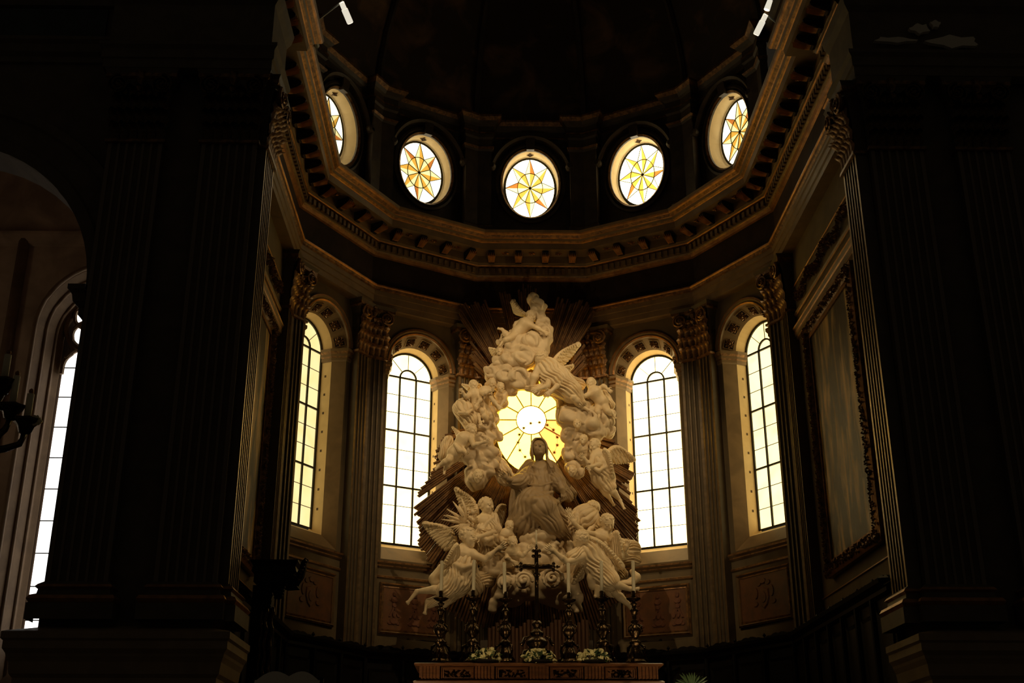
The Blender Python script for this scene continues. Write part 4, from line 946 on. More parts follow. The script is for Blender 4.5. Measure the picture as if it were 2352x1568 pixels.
def body(S, hs, ch, pe, neck, arms=(), legs=(), pl=1.0, hand_seed=0):
    """torso, arms (shoulder, elbow, wrist), legs (hip, knee, ankle, toe)"""
    k = .10 * hs
    ch, pe, neck = map(np.asarray, (ch, pe, neck)); ax = _n(ch - pe)
    mid = ch * .45 + pe * .55
    S.cap(neck, ch, .22 * hs, .50 * hs * pl, k); S.cap(ch, mid, .52 * hs * pl, .42 * hs * pl, k); S.cap(mid, pe, .42 * hs * pl, .50 * hs * pl, k)
    for i, a in enumerate(arms):
        sh, el, wr = map(np.asarray, a[:3]); S.ell(sh, .25 * hs * pl, None, k); S.cap(sh, el, .21 * hs * pl, .155 * hs * pl, .05 * hs); S.cap(el, el * .6 + wr * .4, .155 * hs * pl, .165 * hs * pl, .04 * hs); S.cap(el * .6 + wr * .4, wr, .165 * hs * pl, .10 * hs, .04 * hs)
        S.cap(ch, sh, .36 * hs * pl, .22 * hs * pl, k)
        hand(S, wr, np.asarray(a[3]) - wr if len(a) > 3 else wr - el, hs, seed=i + hand_seed)
    for l in legs:
        hp, kn, an, to = map(np.asarray, l); S.cap(hp, kn, .34 * hs * pl, .22 * hs * pl, .08 * hs); S.cap(kn, kn * .65 + an * .35, .21 * hs * pl, .22 * hs * pl, .05 * hs); S.cap(kn * .65 + an * .35, an, .22 * hs * pl, .11 * hs, .05 * hs)
        S.cap(pe, hp, .44 * hs * pl, .34 * hs * pl, k); foot(S, an, to, hs)
def wing(parent, root, wrist, tip, trail, n=12, wd=.16, mname='marble', nn=None):
    """feathers run from a leading edge (root, wrist, tip) to a trailing edge (trail to tip)"""
    root, wrist, tip, trail = [Vector(p) for p in (root, wrist, tip, trail)]
    nn = Vector(nn) if nn is not None else Vector(TOCAM); mb = MB()
    bez = lambda a, b, c, t: (1 - t) ** 2 * a + 2 * t * (1 - t) * b + t * t * c
    lead = [bez(root, wrist, tip, i / 16) for i in range(17)]
    mid = (trail + tip) * .5; away = mid - (root + wrist) * .5
    tc = mid + away.normalized() * (trail - tip).length * .10
    span = (tip - root).length
    def feather(b, e_, w, off, th=.014):
        d = e_ - b; l = d.length
        if l < .03: return
        d.normalize(); lat = d.cross(nn)
        if lat.length < 1e-4: return
        lat.normalize(); up = lat.cross(d).normalized()
        if up.dot(nn) < 0: up = -up
        secs = []
        for t, ww in ((0, .75), (.3, 1.0), (.65, 1.0), (.88, .72), (1, .2)):
            c = b + d * l * t + up * (off - .06 * t * t); secs.append([c + lat * w * ww * .5, c + up * th, c - lat * w * ww * .5, c - up * th * .6])
        mb.loft(secs, True, True)
    for row, (m, lf, off, wf) in enumerate(((n, 1.0, 0.0, 1.0), (n + 2, .66, .03, .9), (n + 3, .42, .055, .8), (n + 4, .24, .075, .75))):
        for i in range(m):
            t = (i + .5) / m; b = bez(root, wrist, tip, t * .93); e_ = bez(trail, tc, tip, min(1, t * 1.02) ** .9)
            if row == 0: e_ = e_ + (tip - root).normalized() * span * .05
            feather(b, b + (e_ - b) * lf, span / m * 1.75 * wf, off + .010 * ((i % 2) - .5))
    L = len(lead); mb.tube(lead, [.07 - .05 * i / (L - 1) for i in range(L)], 8)
    return mb.build('wing', mname, parent, True)
FIG = 'marble figures of the altar sculpture'
def figure(name, base, label, cat='statue'): return empty(name, base, label, cat, FIG)
HM = .010

# ---------------- the central robed woman
e = figure('robed_woman_statue', g(1255, 1290), 'large robed marble woman looking up in front of the golden window')
B = SDF(); Hh = SDF(); hs = .46
hc = g(1238, 1032, -.30); P = head(B, Hh, hc, hs, (.06, -.90, .34), (-.12, .2, 1), 'long')
B.cap(hc + hs * np.array((0, .1, -.3)), g(1240, 1075, -.05), .20 * hs, .24 * hs, .06)
ra = g(1178, 1102, -.55); hand(B, g(1168, 1100, -.62), g(1150, 1088, -.75) - g(1172, 1104, -.6), hs * .95, .9, 1)
hand(B, g(1291, 1122, -.55), np.array((.2, -.1, -1)), hs * .9, .4, 0)
B.cap(g(1192, 1108, -.5), g(1168, 1101, -.62), .09, .065, .03); B.cap(g(1283, 1105, -.45), g(1291, 1122, -.55), .09, .07, .03)
foot(B, g(1296, 1235, -.4), g(1288, 1256, -.75), hs)
B.line([g(1240, 1075, -.05), g(1240, 1120, -.25), g(1232, 1165, -.3)], [.16, .2, .22], .06); B.line([g(1240, 1082, -.1), g(1222, 1082, -.1), g(1200, 1105, -.35), g(1190, 1108, -.5)], [.14, .1, .09, .09], .05); B.line([g(1242, 1082, -.1), g(1262, 1080, -.1), g(1280, 1108, -.35), g(1284, 1106, -.45)], [.14, .1, .09, .09], .05)
B.line([g(1232, 1165, -.3), g(1249, 1170, -.62), g(1270, 1203, -.6), g(1296, 1236, -.4)], [.2, .17, .13, .1], .06)
B.part('body', 'dim_marble', .008, e)
Hh.part('hair', 'dim_marble', HM, e)
R = SDF(); ph = 0
R.cap(g(1243, 1082, -.15), g(1242, 1130, -.30), .27, .29, .035, (7, 0.019, 1.0, .3))
R.cap(g(1225, 1078, -.05), g(1262, 1076, -.05), .20, .20, .035, (6, 0.014, .5, 1.0))
R.cap(g(1241, 1130, -.30), g(1230, 1168, -.35), .30, .43, .035, (9, 0.036, 1.5, .2))
R.cap(g(1226, 1160, -.3), g(1205, 1205, -.25), .42, .40, .035, (10, 0.048, 1.6, .9))
R.cap(g(1205, 1200, -.25), g(1225, 1225, -.1), .36, .30, .035, (8, 0.040, 1.0, 2.2))
R.cap(g(1248, 1168, -.62), g(1270, 1205, -.62), .29, .24, .035, (8, 0.024, .6, .1))           # knee and shin
R.cap(g(1238, 1150, -.45), g(1250, 1170, -.64), .30, .29, .035, (8, 0.028, .8, 1.4))
R.cap(g(1268, 1200, -.60), g(1296, 1236, -.42), .22, .17, .035, (8, 0.032, .8, 1.1))
R.cap(g(1262, 1165, -.35), g(1310, 1225, -.25), .24, .16, .035, (8, 0.040, .9, 2.0))
R.cap(g(1270, 1195, -.3), g(1330, 1215, -.2), .16, .12, .035, (7, 0.036, .9, .4))
# sleeves
R.cap(g(1222, 1082, -.1), g(1200, 1105, -.35), .17, .20, .035, (6, 0.019, 1.2, .5)); R.cap(g(1200, 1105, -.35), g(1183, 1108, -.50), .21, .15, .035, (6, 0.022, .6, 1.9))
R.cap(g(1196, 1110, -.4), g(1200, 1140, -.35), .16, .08, .035, (5, 0.022, .8, .4)); R.cap(g(1190, 1112, -.42), g(1186, 1138, -.38), .11, .03, .05)
R.cap(g(1262, 1080, -.1), g(1280, 1108, -.35), .20, .19, .035, (7, 0.019, 1.5, .2)); R.cap(g(1280, 1108, -.35), g(1290, 1120, -.45), .18, .13, .035, (6, 0.017, .6, .7))
R.cap(g(1282, 1112, -.2), g(1305, 1140, -.15), .16, .12, .035, (5, 0.028, 1.0, 1.2)); R.cap(g(1300, 1135, -.2), g(1285, 1150, -.3), .11, .07, .05, (4, 0.017, .7, .3))
# sash rolls
R.line([g(1205, 1150, -.60), g(1228, 1150, -.78), g(1255, 1146, -.76), g(1280, 1152, -.55)], [.06, .08, .09, .06], .03)
R.line([g(1212, 1140, -.55), g(1236, 1139, -.72), g(1268, 1130, -.62)], [.04, .05, .04], .03)
R.line([g(1222, 1070, -.33), g(1240, 1078, -.40), g(1262, 1068, -.28)], [.025, .03, .025], .03); R.line([g(1214, 1112, -.48), g(1240, 1116, -.60), g(1266, 1108, -.50)], [.025, .03, .025], .02)
R.line([g(1218, 1086, -.36), g(1238, 1096, -.46), g(1264, 1082, -.36)], [.035, .04, .03], .03)
R.line([g(1186, 1205, -.6), g(1200, 1190, -.66), g(1222, 1172, -.70)], [.04, .05, .05], .03)
R.line([g(1190, 1220, -.5), g(1215, 1215, -.55), g(1245, 1225, -.5), g(1275, 1240, -.45)], [.05, .06, .06, .05], .03)
R.noise = (.010, 8.0); R.part('robe', 'dim_marble', HM, e)
M_ = SDF()     # flying mantle behind
M_.cap(g(1218, 1070, .15), g(1185, 1105, .15), .16, .10, .06, (7, .04, 1, .2)); M_.cap(g(1185, 1105, .15), g(1160, 1090, .2), .10, .05, .05)
M_.cap(g(1268, 1090, .1), g(1310, 1135, .1), .18, .14, .06, (7, .05, 1, .8)); M_.cap(g(1190, 1130, .1), g(1188, 1205, .1), .16, .22, .08, (8, .05, 1, .4))
M_.part('mantle', 'dim_marble', .016, e)

def angel(name, label, hs, hd, look, tilt, neck, ch, pe, arms, legs, drape, wings, pl=1.0, seed=3, hair='curl', base=None, h=HM, mname='marble', hand_seed=0, hn=60):
    e = figure(name, base if base is not None else pe, label); B = SDF(); Hh = SDF()
    head(B, Hh, np.asarray(hd), hs, look, tilt, hair, hn, seed)
    B.cap(np.asarray(hd) + np.array((0, .05, -.25)) * hs, neck, .20 * hs, .22 * hs, .06 * hs)
    body(B, hs, ch, pe, neck, arms, legs, pl, hand_seed); B.part('body', mname, h, e)
    if Hh.ops: Hh.part('hair', mname, h, e)
    if drape:
        R = SDF()
        for d in drape:
            if len(d) == 2: R.line(d[0], d[1], .03)
            else: R.cap(d[0], d[1], d[2] * .92, d[3] * .92, .03, d[4])
        R.noise = (.010, 9.0); R.part('drapery', mname, h, e)
    for w in wings: wing(e, *w[:4], **(w[4] if len(w) > 4 else {}))
    return e
# ---------------- left upper angel holding flowers
angel('angel_statue', 'winged marble angel holding a bouquet, left of the robed woman', .40, g(1118, 1163, -.45), (.75, -.65, -.08), (0, 0, 1),
      g(1112, 1185, -.35), g(1112, 1200, -.40), g(1112, 1236, -.38),
      [(g(1134, 1194, -.45), g(1136, 1222, -.60), g(1103, 1231, -.85)), (g(1094, 1197, -.35), g(1080, 1212, -.45), g(1068, 1197, -.65))], [],
      [(g(1128, 1192, -.42), g(1136, 1215, -.5), .17, .18, (8, .03, 1, .3)), (g(1130, 1190, -.58), g(1105, 1215, -.62), .05, .05, None), (g(1112, 1222, -.4), g(1100, 1262, -.35), .28, .34, (11, .05, 1.2, .8)),
       (g(1120, 1235, -.5), g(1150, 1262, -.3), .24, .20, (9, .05, 1.1, .2)), (g(1100, 1250, -.35), g(1128, 1290, -.2), .30, .26, (10, .055, 1.2, 1.2)), ([g(1095, 1228, -.75), g(1118, 1240, -.75), g(1140, 1230, -.6)], [.05, .06, .05])],
      [(g(1095, 1185, -.1), g(1098, 1140, -.05), g(1044, 1122, .0), g(1080, 1208, -.05), dict(n=12)), (g(1138, 1190, .0), g(1144, 1150, .02), g(1162, 1162, .05), g(1150, 1225, .05), dict(n=9))], seed=4)
bq = empty('flower_bunch', g(1068, 1195, -.7), 'sheaf of lilies and leaves in the hand of the left angel', 'flowers')
for i in range(11):
    a = math.radians(100 + 9 * i + 6 * rng.normal()); l = .42 + .25 * rng.random(); d = np.array((math.cos(a) * .8, -.2 * rng.random(), math.sin(a))); p0 = g(1072, 1203, -.68)
    mb = MB(); mb.tube([p0, p0 + d * l * .6, p0 + d * l + np.array((-.05, 0, .0))], [.025, .035, .008], 6); mb.build('stem', 'marble', bq, True)
mb = MB()
for i in range(22):
    p = g(1075 + 16 * rng.random(), 1168 + 34 * rng.random(), -.62 - .12 * rng.random()); mb.lathe([(.01, -.05), (.055, -.01), (.035, .03), (.005, .045)], 7, p, 0, lob=4, lamp=.3)
tag(mb.build('blossoms', 'marble', bq, True), 'carved blossoms', kind='stuff')
for i in range(6):
    p0 = g(1078, 1205, -.72); d = np.array((-.55 + .06 * i, -.1, -.02 - .05 * i)); mb = MB(); mb.tube([p0, p0 + d * .35, p0 + d * .65 + np.array((0, 0, -.12))], [.03, .03, .008], 6); mb.build('stem', 'marble', bq, True)
# ---------------- left lower angel, arm stretched to the right
angel('angel_statue', 'winged marble angel flying with bare back, lower left, reaching to the right', .43, g(1076, 1234, -.85), (.82, -.45, -.1), (-.1, 0, 1),
      g(1066, 1256, -.75), g(1064, 1273, -.75), g(1060, 1310, -.68),
      [(g(1086, 1272, -.85), g(1114, 1284, -1.0), g(1140, 1263, -1.05), g(1158, 1252, -1.1)), (g(1046, 1270, -.70), g(1038, 1290, -.6), g(1030, 1300, -.5))],
      [(g(1052, 1322, -.68), g(1018, 1352, -.85), g(958, 1358, -.75), g(936, 1384, -.80)), (g(1056, 1325, -.62), g(1030, 1368, -.70), g(982, 1380, -.70), g(976, 1408, -.72))],
      [(g(1062, 1300, -.7), g(1048, 1335, -.72), .34, .34, (12, .05, 1.3, .3)), (g(1048, 1335, -.75), g(1022, 1356, -.85), .32, .20, (10, .05, 1.2, 1.0)), (g(1050, 1340, -.6), g(1020, 1378, -.70), .30, .16, (10, .05, 1.0, .2)),
       (g(1070, 1310, -.5), g(1090, 1345, -.35), .28, .22, (10, .05, 1.1, 2.1)), (g(1080, 1330, -.4), g(1118, 1330, -.25), .22, .18, (9, .05, 1.2, .8)), (g(1020, 1370, -.7), g(985, 1390, -.7), .13, .07, (7, .04, .8, .2)),
       ([g(1040, 1300, -.7), g(1015, 1305, -.65), g(998, 1330, -.6), g(1008, 1358, -.62), g(1022, 1362, -.7)], [.07, .10, .12, .10, .06]), ([g(1046, 1296, -.95), g(1062, 1304, -1.02), g(1082, 1298, -.95)], [.06, .07, .05])],
      [(g(1044, 1250, -.45), g(1048, 1200, -.35), g(971, 1203, -.30), g(1026, 1272, -.35), dict(n=13)), (g(1052, 1252, -1.0), g(1040, 1255, -1.05), g(1018, 1305, -1.0), g(1052, 1280, -1.05), dict(n=8))], seed=9, hand_seed=1)
# ---------------- two children's heads between the angels
def putto(name, label, hs, hd, look, ch, pe, arms=(), legs=(), drape=(), wings=(), seed=1, tilt=(0, 0, 1), pl=1.18, mname='marble', h=.010):
    hd, ch = np.asarray(hd), np.asarray(ch); neck = hd * .45 + ch * .55
    return angel(name, label, hs, hd, look, tilt, neck, ch, pe, arms, legs, drape, wings, pl, seed, h=h, mname=mname, hn=40)
putto('cherub_statue', 'marble child with folded arms, upper one beside the robe', .27, g(1171, 1209, -.55), (.1, -.95, -.1), g(1163, 1229, -.5), g(1162, 1250, -.45), [(g(1152, 1230, -.5), g(1155, 1244, -.68), g(1170, 1238, -.75)), (g(1174, 1232, -.5), g(1176, 1244, -.65), g(1165, 1246, -.75))], seed=2)
putto('cherub_statue', 'marble child stretching one arm, lower one beneath the robe', .29, g(1178, 1247, -.85), (.45, -.85, -.1), g(1180, 1268, -.75), g(1172, 1288, -.6), [(g(1188, 1270, -.8), g(1200, 1276, -.95), g(1212, 1264, -.98)), (g(1168, 1270, -.75), g(1164, 1282, -.85), g(1176, 1288, -.9))], seed=5)
# ---------------- right-hand angels
angel('angel_statue', 'curly-haired marble angel bending behind the others, right of the robe', .40, g(1360, 1172, -.30), (-.55, -.6, -.45), (.3, 0, 1),
      g(1350, 1186, -.25), g(1338, 1190, -.30), g(1316, 1200, -.15), [(g(1326, 1184, -.45), g(1324, 1204, -.6), g(1312, 1190, -.72), g(1306, 1172, -.78)), (g(1352, 1192, -.3), g(1362, 1208, -.4), g(1350, 1222, -.5))], [],
      [(g(1345, 1188, -.3), g(1322, 1205, -.25), .32, .28, (10, .04, 1, .2)), (g(1320, 1195, -.3), g(1318, 1230, -.2), .22, .24, (9, .05, 1, 1.3)), (g(1360, 1195, -.2), g(1372, 1220, -.2), .2, .2, (8, .04, 1, .3))], [], seed=12, hn=90)
angel('angel_statue', 'winged marble angel with outstretched arm, rightmost of the group', .41, g(1395, 1203, -.60), (.25, -.75, -.45), (-.1, 0, 1),
      g(1388, 1222, -.5), g(1384, 1234, -.5), g(1380, 1268, -.4), [(g(1372, 1230, -.55), g(1340, 1222, -.75), g(1322, 1204, -.85), g(1308, 1180, -.9)), (g(1402, 1236, -.45), g(1424, 1262, -.45), g(1436, 1262, -.55), g(1444, 1240, -.6))], [],
      [(g(1382, 1258, -.4), g(1398, 1292, -.3), .30, .32, (11, .05, 1.2, .2)), (g(1410, 1258, -.2), g(1450, 1262, -.15), .24, .22, (9, .05, 1, .5)), (g(1430, 1275, -.2), g(1455, 1285, -.15), .26, .16, (9, .06, 1.2, .9)), (g(1400, 1280, -.3), g(1430, 1318, -.3), .22, .12, (8, .05, 1, .2))],
      [(g(1404, 1245, -.75), g(1420, 1185, -.85), g(1430, 1282, -.95), g(1404, 1262, -.85), dict(n=10)), (g(1352, 1236, -1.0), g(1390, 1240, -.98), g(1430, 1304, -1.0), g(1360, 1258, -1.0), dict(n=11))], seed=14, hand_seed=1)
angel('angel_statue', 'marble angel seen from behind with legs kicked out, lower right', .42, g(1333, 1240, -1.0), (-.45, .55, .1), (.1, -.2, 1),
      g(1344, 1258, -.95), g(1354, 1274, -.90), g(1378, 1308, -.80), [(g(1336, 1278, -1.05), g(1303, 1290, -1.2), g(1276, 1268, -1.25), g(1258, 1254, -1.3)), (g(1364, 1262, -.8), g(1380, 1272, -.7), g(1388, 1284, -.6))],
      [(g(1386, 1316, -.85), g(1403, 1338, -1.15), g(1446, 1352, -1.05), g(1466, 1352, -1.05)), (g(1384, 1320, -.75), g(1412, 1360, -.85), g(1446, 1390, -.80), g(1455, 1408, -.82))],
      [(g(1350, 1270, -.85), g(1376, 1305, -.82), .32, .34, (11, .05, 1.2, .1)), (g(1376, 1305, -.8), g(1402, 1335, -1.05), .33, .22, (11, .05, 1.2, .9)), (g(1380, 1310, -.7), g(1408, 1352, -.80), .30, .18, (10, .05, 1.1, 1.7)),
       (g(1340, 1268, -.95), g(1316, 1280, -1.05), .18, .17, (8, .035, 1, .4)), (g(1356, 1285, -.75), g(1322, 1325, -.6), .26, .12, (9, .05, 1.2, .6)), ([g(1372, 1312, -.95), g(1358, 1325, -.9), g(1362, 1345, -.85), g(1378, 1352, -.85)], [.08, .10, .10, .06]),
       ([g(1420, 1340, -.9), g(1448, 1340, -.85), g(1462, 1325, -.8), g(1452, 1312, -.8)], [.07, .09, .09, .05]), ([g(1378, 1350, -.9), g(1370, 1368, -.9)], [.12, .06])],
      [(g(1362, 1285, -.9), g(1340, 1290, -.9), g(1316, 1340, -.85), g(1356, 1315, -.85), dict(n=9))], seed=17, hand_seed=0)
# ---------------- right column: cherub boy with wings, top putto, heads
putto('cherub_statue', 'marble cherub boy with spread wings at the right edge, one leg hanging', .33, g(1366, 1024, -.35), (-.75, -.55, -.35), g(1374, 1050, -.30), g(1382, 1084, -.25),
      [(g(1364, 1050, -.4), g(1356, 1068, -.55), g(1345, 1056, -.62)), (g(1388, 1054, -.25), g(1378, 1066, -.5), g(1362, 1070, -.6))],
      [(g(1384, 1092, -.25), g(1402, 1122, -.40), g(1424, 1148, -.35), g(1434, 1168, -.42)), (g(1378, 1094, -.2), g(1386, 1124, -.2), g(1402, 1146, -.1), g(1410, 1160, -.15))],
      [(g(1376, 1068, -.3), g(1386, 1096, -.25), .27, .30, (9, .04, 1, .3)), (g(1386, 1096, -.25), g(1400, 1118, -.35), .26, .16, (8, .04, 1, .9)), ([g(1362, 1072, -.55), g(1376, 1080, -.58), g(1392, 1072, -.5)], [.04, .05, .04])],
      [(g(1394, 1048, -.1), g(1412, 1000, -.05), g(1458, 1058, 0), g(1404, 1066, 0), dict(n=11)), (g(1386, 1034, -.45), g(1404, 1036, -.5), g(1406, 1098, -.5), g(1384, 1058, -.45), dict(n=9))], seed=21)
putto('cherub_statue', 'marble putto at the upper right, arm raised and legs trailing', .29, g(1357, 881, -.15), (-.55, -.8, -.1), g(1366, 902, -.15), g(1382, 922, -.1),
      [(g(1376, 895, -.15), g(1386, 886, -.25), g(1394, 892, -.3)), (g(1356, 904, -.2), g(1342, 910, -.3), g(1330, 906, -.38))],
      [(g(1386, 930, -.1), g(1396, 944, -.25), g(1408, 952, -.2), g(1414, 960, -.22)), (g(1378, 930, -.05), g(1372, 944, -.2), g(1376, 954, -.25), g(1374, 962, -.3))],
      [(g(1388, 905, 0), g(1400, 930, 0), .10, .14, (7, .04, 1, .2))], [], seed=22)
putto('cherub_head_statue', 'small marble cherub face pressed behind the winged boy', .26, g(1340, 1010, -.35), (-.3, -.9, .1), g(1340, 1032, -.2), g(1344, 1045, -.15), seed=23)
putto('cherub_head_statue', 'curly cherub head at the foot of the right cloud column', .27, g(1314, 1082, -.25), (-.3, -.9, -.1), g(1316, 1070, .0), g(1320, 1060, .1), seed=24)
putto('cherub_head_statue', 'cherub face emerging from the big right cloud', .24, g(1326, 974, -.45), (-.1, -.95, .1), g(1330, 985, -.1), g(1332, 990, .0), seed=25)
# ---------------- left column
putto('cherub_statue', 'small winged marble cherub, leftmost at the top left', .27, g(1088, 886, -.2), (.6, -.75, -.35), g(1090, 906, -.15), g(1094, 932, -.1),
      [(g(1080, 906, -.2), g(1072, 912, -.35), g(1066, 904, -.4)), (g(1100, 908, -.2), g(1104, 918, -.35), g(1098, 926, -.4))], [(g(1094, 938, -.1), g(1108, 944, -.3), g(1112, 958, -.25), g(1110, 968, -.3))], [],
      [(g(1080, 892, .0), g(1070, 884, .05), g(1060, 882, .05), g(1078, 902, .05), dict(n=6, wd=.09)), (g(1096, 890, .05), g(1102, 878, .05), g(1107, 890, .05), g(1104, 902, .05), dict(n=6, wd=.08))], seed=31)
putto('cherub_statue', 'plump marble putto turned sideways, second from the top left', .28, g(1131, 882, -.15), (.3, -.9, -.25), g(1114, 902, -.15), g(1110, 928, -.1),
      [(g(1122, 900, -.25), g(1130, 916, -.4), g(1142, 930, -.45)), (g(1104, 902, -.2), g(1112, 905, -.4), g(1122, 900, -.45))], [(g(1112, 936, -.15), g(1112, 956, -.3), g(1122, 966, -.2), g(1128, 974, -.2)), (g(1116, 934, -.1), g(1128, 952, -.25), g(1134, 972, -.2), g(1138, 982, -.25))], seed=32)
putto('cherub_head_statue', 'marble cherub head at the rim of the window, upper left', .25, g(1150, 890, -.2), (.35, -.9, -.2), g(1152, 908, -.05), g(1154, 925, 0), [(g(1158, 905, -.1), g(1160, 918, -.25), g(1152, 930, -.3))], seed=33)
putto('cherub_statue', 'marble putto seen from the back, curled up on the left column', .28, g(1078, 986, -.25), (.55, -.6, -.3), g(1072, 958, -.2), g(1066, 942, -.15), [(g(1084, 950, -.25), g(1098, 952, -.3), g(1102, 966, -.35))], [],
      [(g(1062, 938, -.15), g(1080, 966, -.2), .24, .22, (8, .04, 1, .3)), ([g(1056, 948, -.4), g(1072, 948, -.5), g(1084, 940, -.4)], [.04, .05, .04])], seed=34)
putto('cherub_statue', 'marble putto lying with legs stretched left, middle of the left column', .30, g(1084, 988, -.45), (.75, -.6, -.2), g(1066, 1008, -.4), g(1044, 1040, -.35),
      [(g(1082, 1006, -.5), g(1088, 1022, -.65), g(1108, 1016, -.7)), (g(1062, 1004, -.35), g(1056, 1018, -.45), g(1064, 1030, -.5))],
      [(g(1038, 1048, -.35), g(1030, 1056, -.5), g(1008, 1070, -.45), g(1000, 1078, -.5)), (g(1044, 1050, -.3), g(1030, 1064, -.4), g(1022, 1078, -.35), g(1020, 1088, -.4))],
      [(g(1030, 1010, -.1), g(1022, 1045, -.1), .12, .16, (8, .05, 1, .3)), ([g(1046, 1020, -.5), g(1058, 1035, -.55), g(1072, 1040, -.5)], [.05, .06, .05])],
      [(g(1058, 1000, -.2), g(1050, 990, -.15), g(1038, 980, -.1), g(1050, 1012, -.1), dict(n=7, wd=.09))], seed=35)
putto('cherub_head_statue', 'marble cherub head hanging below the left cloud column', .30, g(1098, 1094, -.35), (.1, -.9, -.25), g(1098, 1076, -.1), g(1098, 1060, .0), seed=36)
putto('cherub_statue', 'small child figure standing against the left rim of the window', .25, g(1144, 1046, .1), (.3, -.9, -.1), g(1148, 1066, .15), g(1156, 1090, .15), [(g(1156, 1066, .1), g(1168, 1076, 0), g(1176, 1088, -.05))], [], [(g(1148, 1070, .15), g(1160, 1095, .15), .17, .22, (8, .04, 1, .4))], seed=37)
# ---------------- top group
putto('cherub_statue', 'marble putto lying on top of the highest cloud', .30, g(1220, 727, -.1), (.6, -.7, -.3), g(1208, 745, -.1), g(1190, 764, -.05),
      [(g(1218, 746, -.2), g(1232, 752, -.3), g(1246, 760, -.3)), (g(1200, 738, -.05), g(1186, 742, .0), g(1180, 756, .0))],
      [(g(1184, 770, -.1), g(1168, 778, -.25), g(1154, 786, -.2), g(1148, 794, -.22)), (g(1182, 768, 0), g(1166, 772, -.1), g(1154, 756, -.1), g(1144, 754, -.12))], [],
      [(g(1208, 724, .05), g(1194, 716, .05), g(1176, 688, .05), g(1180, 718, .05), dict(n=6))], seed=41)
angel('angel_statue', 'winged marble angel bowing over the window at the top', .40, g(1243, 828, -.35), (-.45, -.55, -.6), (.2, -.2, 1),
      g(1254, 845, -.3), g(1264, 856, -.3), g(1292, 884, -.2), [(g(1262, 868, -.45), g(1258, 886, -.6), g(1240, 892, -.7)), (g(1276, 858, -.35), g(1286, 880, -.5), g(1268, 896, -.6))],
      [(g(1298, 890, -.2), g(1318, 912, -.45), g(1340, 934, -.35), g(1352, 942, -.4))],
      [(g(1258, 850, -.3), g(1276, 874, -.3), .32, .34, (11, .05, 1.1, .2)), (g(1280, 872, -.25), g(1312, 900, -.3), .36, .28, (12, .055, 1.4, .7)), (g(1310, 896, -.3), g(1336, 926, -.35), .26, .12, (10, .05, 1.0, .3)), (g(1290, 870, -.05), g(1330, 884, 0), .22, .14, (9, .06, 1.2, 1.6)),
       (g(1262, 885, -.3), g(1236, 898, -.35), .16, .12, (8, .045, 1, .4)), (g(1240, 895, -.35), g(1212, 892, -.25), .13, .07, (7, .04, 1, .9)), ([g(1240, 845, -.4), g(1228, 866, -.4), g(1222, 886, -.38)], [.10, .10, .05])],
      [(g(1268, 842, -.05), g(1280, 800, .0), g(1333, 790, .0), g(1284, 852, .05), dict(n=12)), (g(1286, 856, -.1), g(1296, 838, -.1), g(1319, 840, -.05), g(1300, 862, -.1), dict(n=6))], seed=44)
putto('cherub_head_statue', 'winged cherub head on the left flank of the top cloud', .24, g(1148, 806, -.1), (-.2, -.9, -.1), g(1154, 818, .05), g(1160, 824, .1), (), (), (), [(g(1142, 806, .0), g(1132, 802, .0), g(1122, 798, .0), g(1136, 822, .0), dict(n=6, wd=.09))], seed=45)

# ---------------- clouds
def cloud(label, blobs, h=.03, amp=.035, f=4.5, swirl=(), lobes=6):
    S = SDF(); zs = min(at(b[0], b[1], YG + b[2])[2] for b in blobs); c0 = g(*blobs[0][:3])
    cr_ = np.random.default_rng(int(blobs[0][0] * 7 + blobs[0][1]))
    for u, v, d, r in blobs:
        S.ell(g(u, v, d), (r * MPX, r * MPX * .8, r * MPX * .95), None, .05)
        for i in range(lobes):
            w = cr_.normal(size=3); w[1] = -abs(w[1]); w /= np.linalg.norm(w); rr = r * MPX * (.28 + .22 * cr_.random())
            S.ell(g(u, v, d) + w * np.array((1, .8, .95)) * r * MPX * (.76 + .15 * cr_.random()), (rr * (1 + .5 * cr_.random()), rr * .8, rr), None, .018)
        for i in range(3 if lobes > 3 else 0):
            a0 = cr_.random() * 6.28; rr = r * MPX * (.50 + .38 * cr_.random()); c = g(u, v, d); pts = []
            for j in range(9):
                a_ = a0 + .26 * j; q = rr * (1 - .025 * j); x_, z_ = q * math.cos(a_), q * math.sin(a_); yy = -.8 * math.sqrt(max(.02, (r * MPX) ** 2 - q * q)) - .02
                pts.append(c + np.array((x_, yy, z_)))
            S.line(pts, [.02 + .035 * math.sin(PI * j / 8) for j in range(9)], .02)
    S.noise = (amp, f)
    for u, v, d, r in swirl:
        c = g(u, v, d); pts = [c + np.array((r * MPX * (1 - .03 * i) * math.cos(.45 * i), -.02 * i * .3, r * MPX * (1 - .03 * i) * math.sin(.45 * i))) for i in range(30)]
        S.line(pts, .035, .03)
    e = empty('marble_cloud', (c0[0], c0[1], zs), label, 'cloud', 'carved clouds of the altar sculpture')
    S.part('cloud_mass', 'cloud_marble', h, e); return e
cloud('tall narrow marble cloud at the very top of the sculpture', [(1226, 688, .1, 15), (1236, 705, .1, 16), (1230, 722, .1, 14), (1240, 728, .1, 14)], .016, .020, 8.0)
cloud('large swirling marble cloud below the top putto', [(1246, 745, .05, 19), (1248, 768, .0, 24), (1215, 790, .0, 32), (1180, 800, .05, 30), (1240, 800, .0, 26), (1168, 826, .0, 26), (1205, 822, -.05, 34), (1232, 826, -.05, 24), (1160, 782, .1, 16)], .016, .020, 8.0)
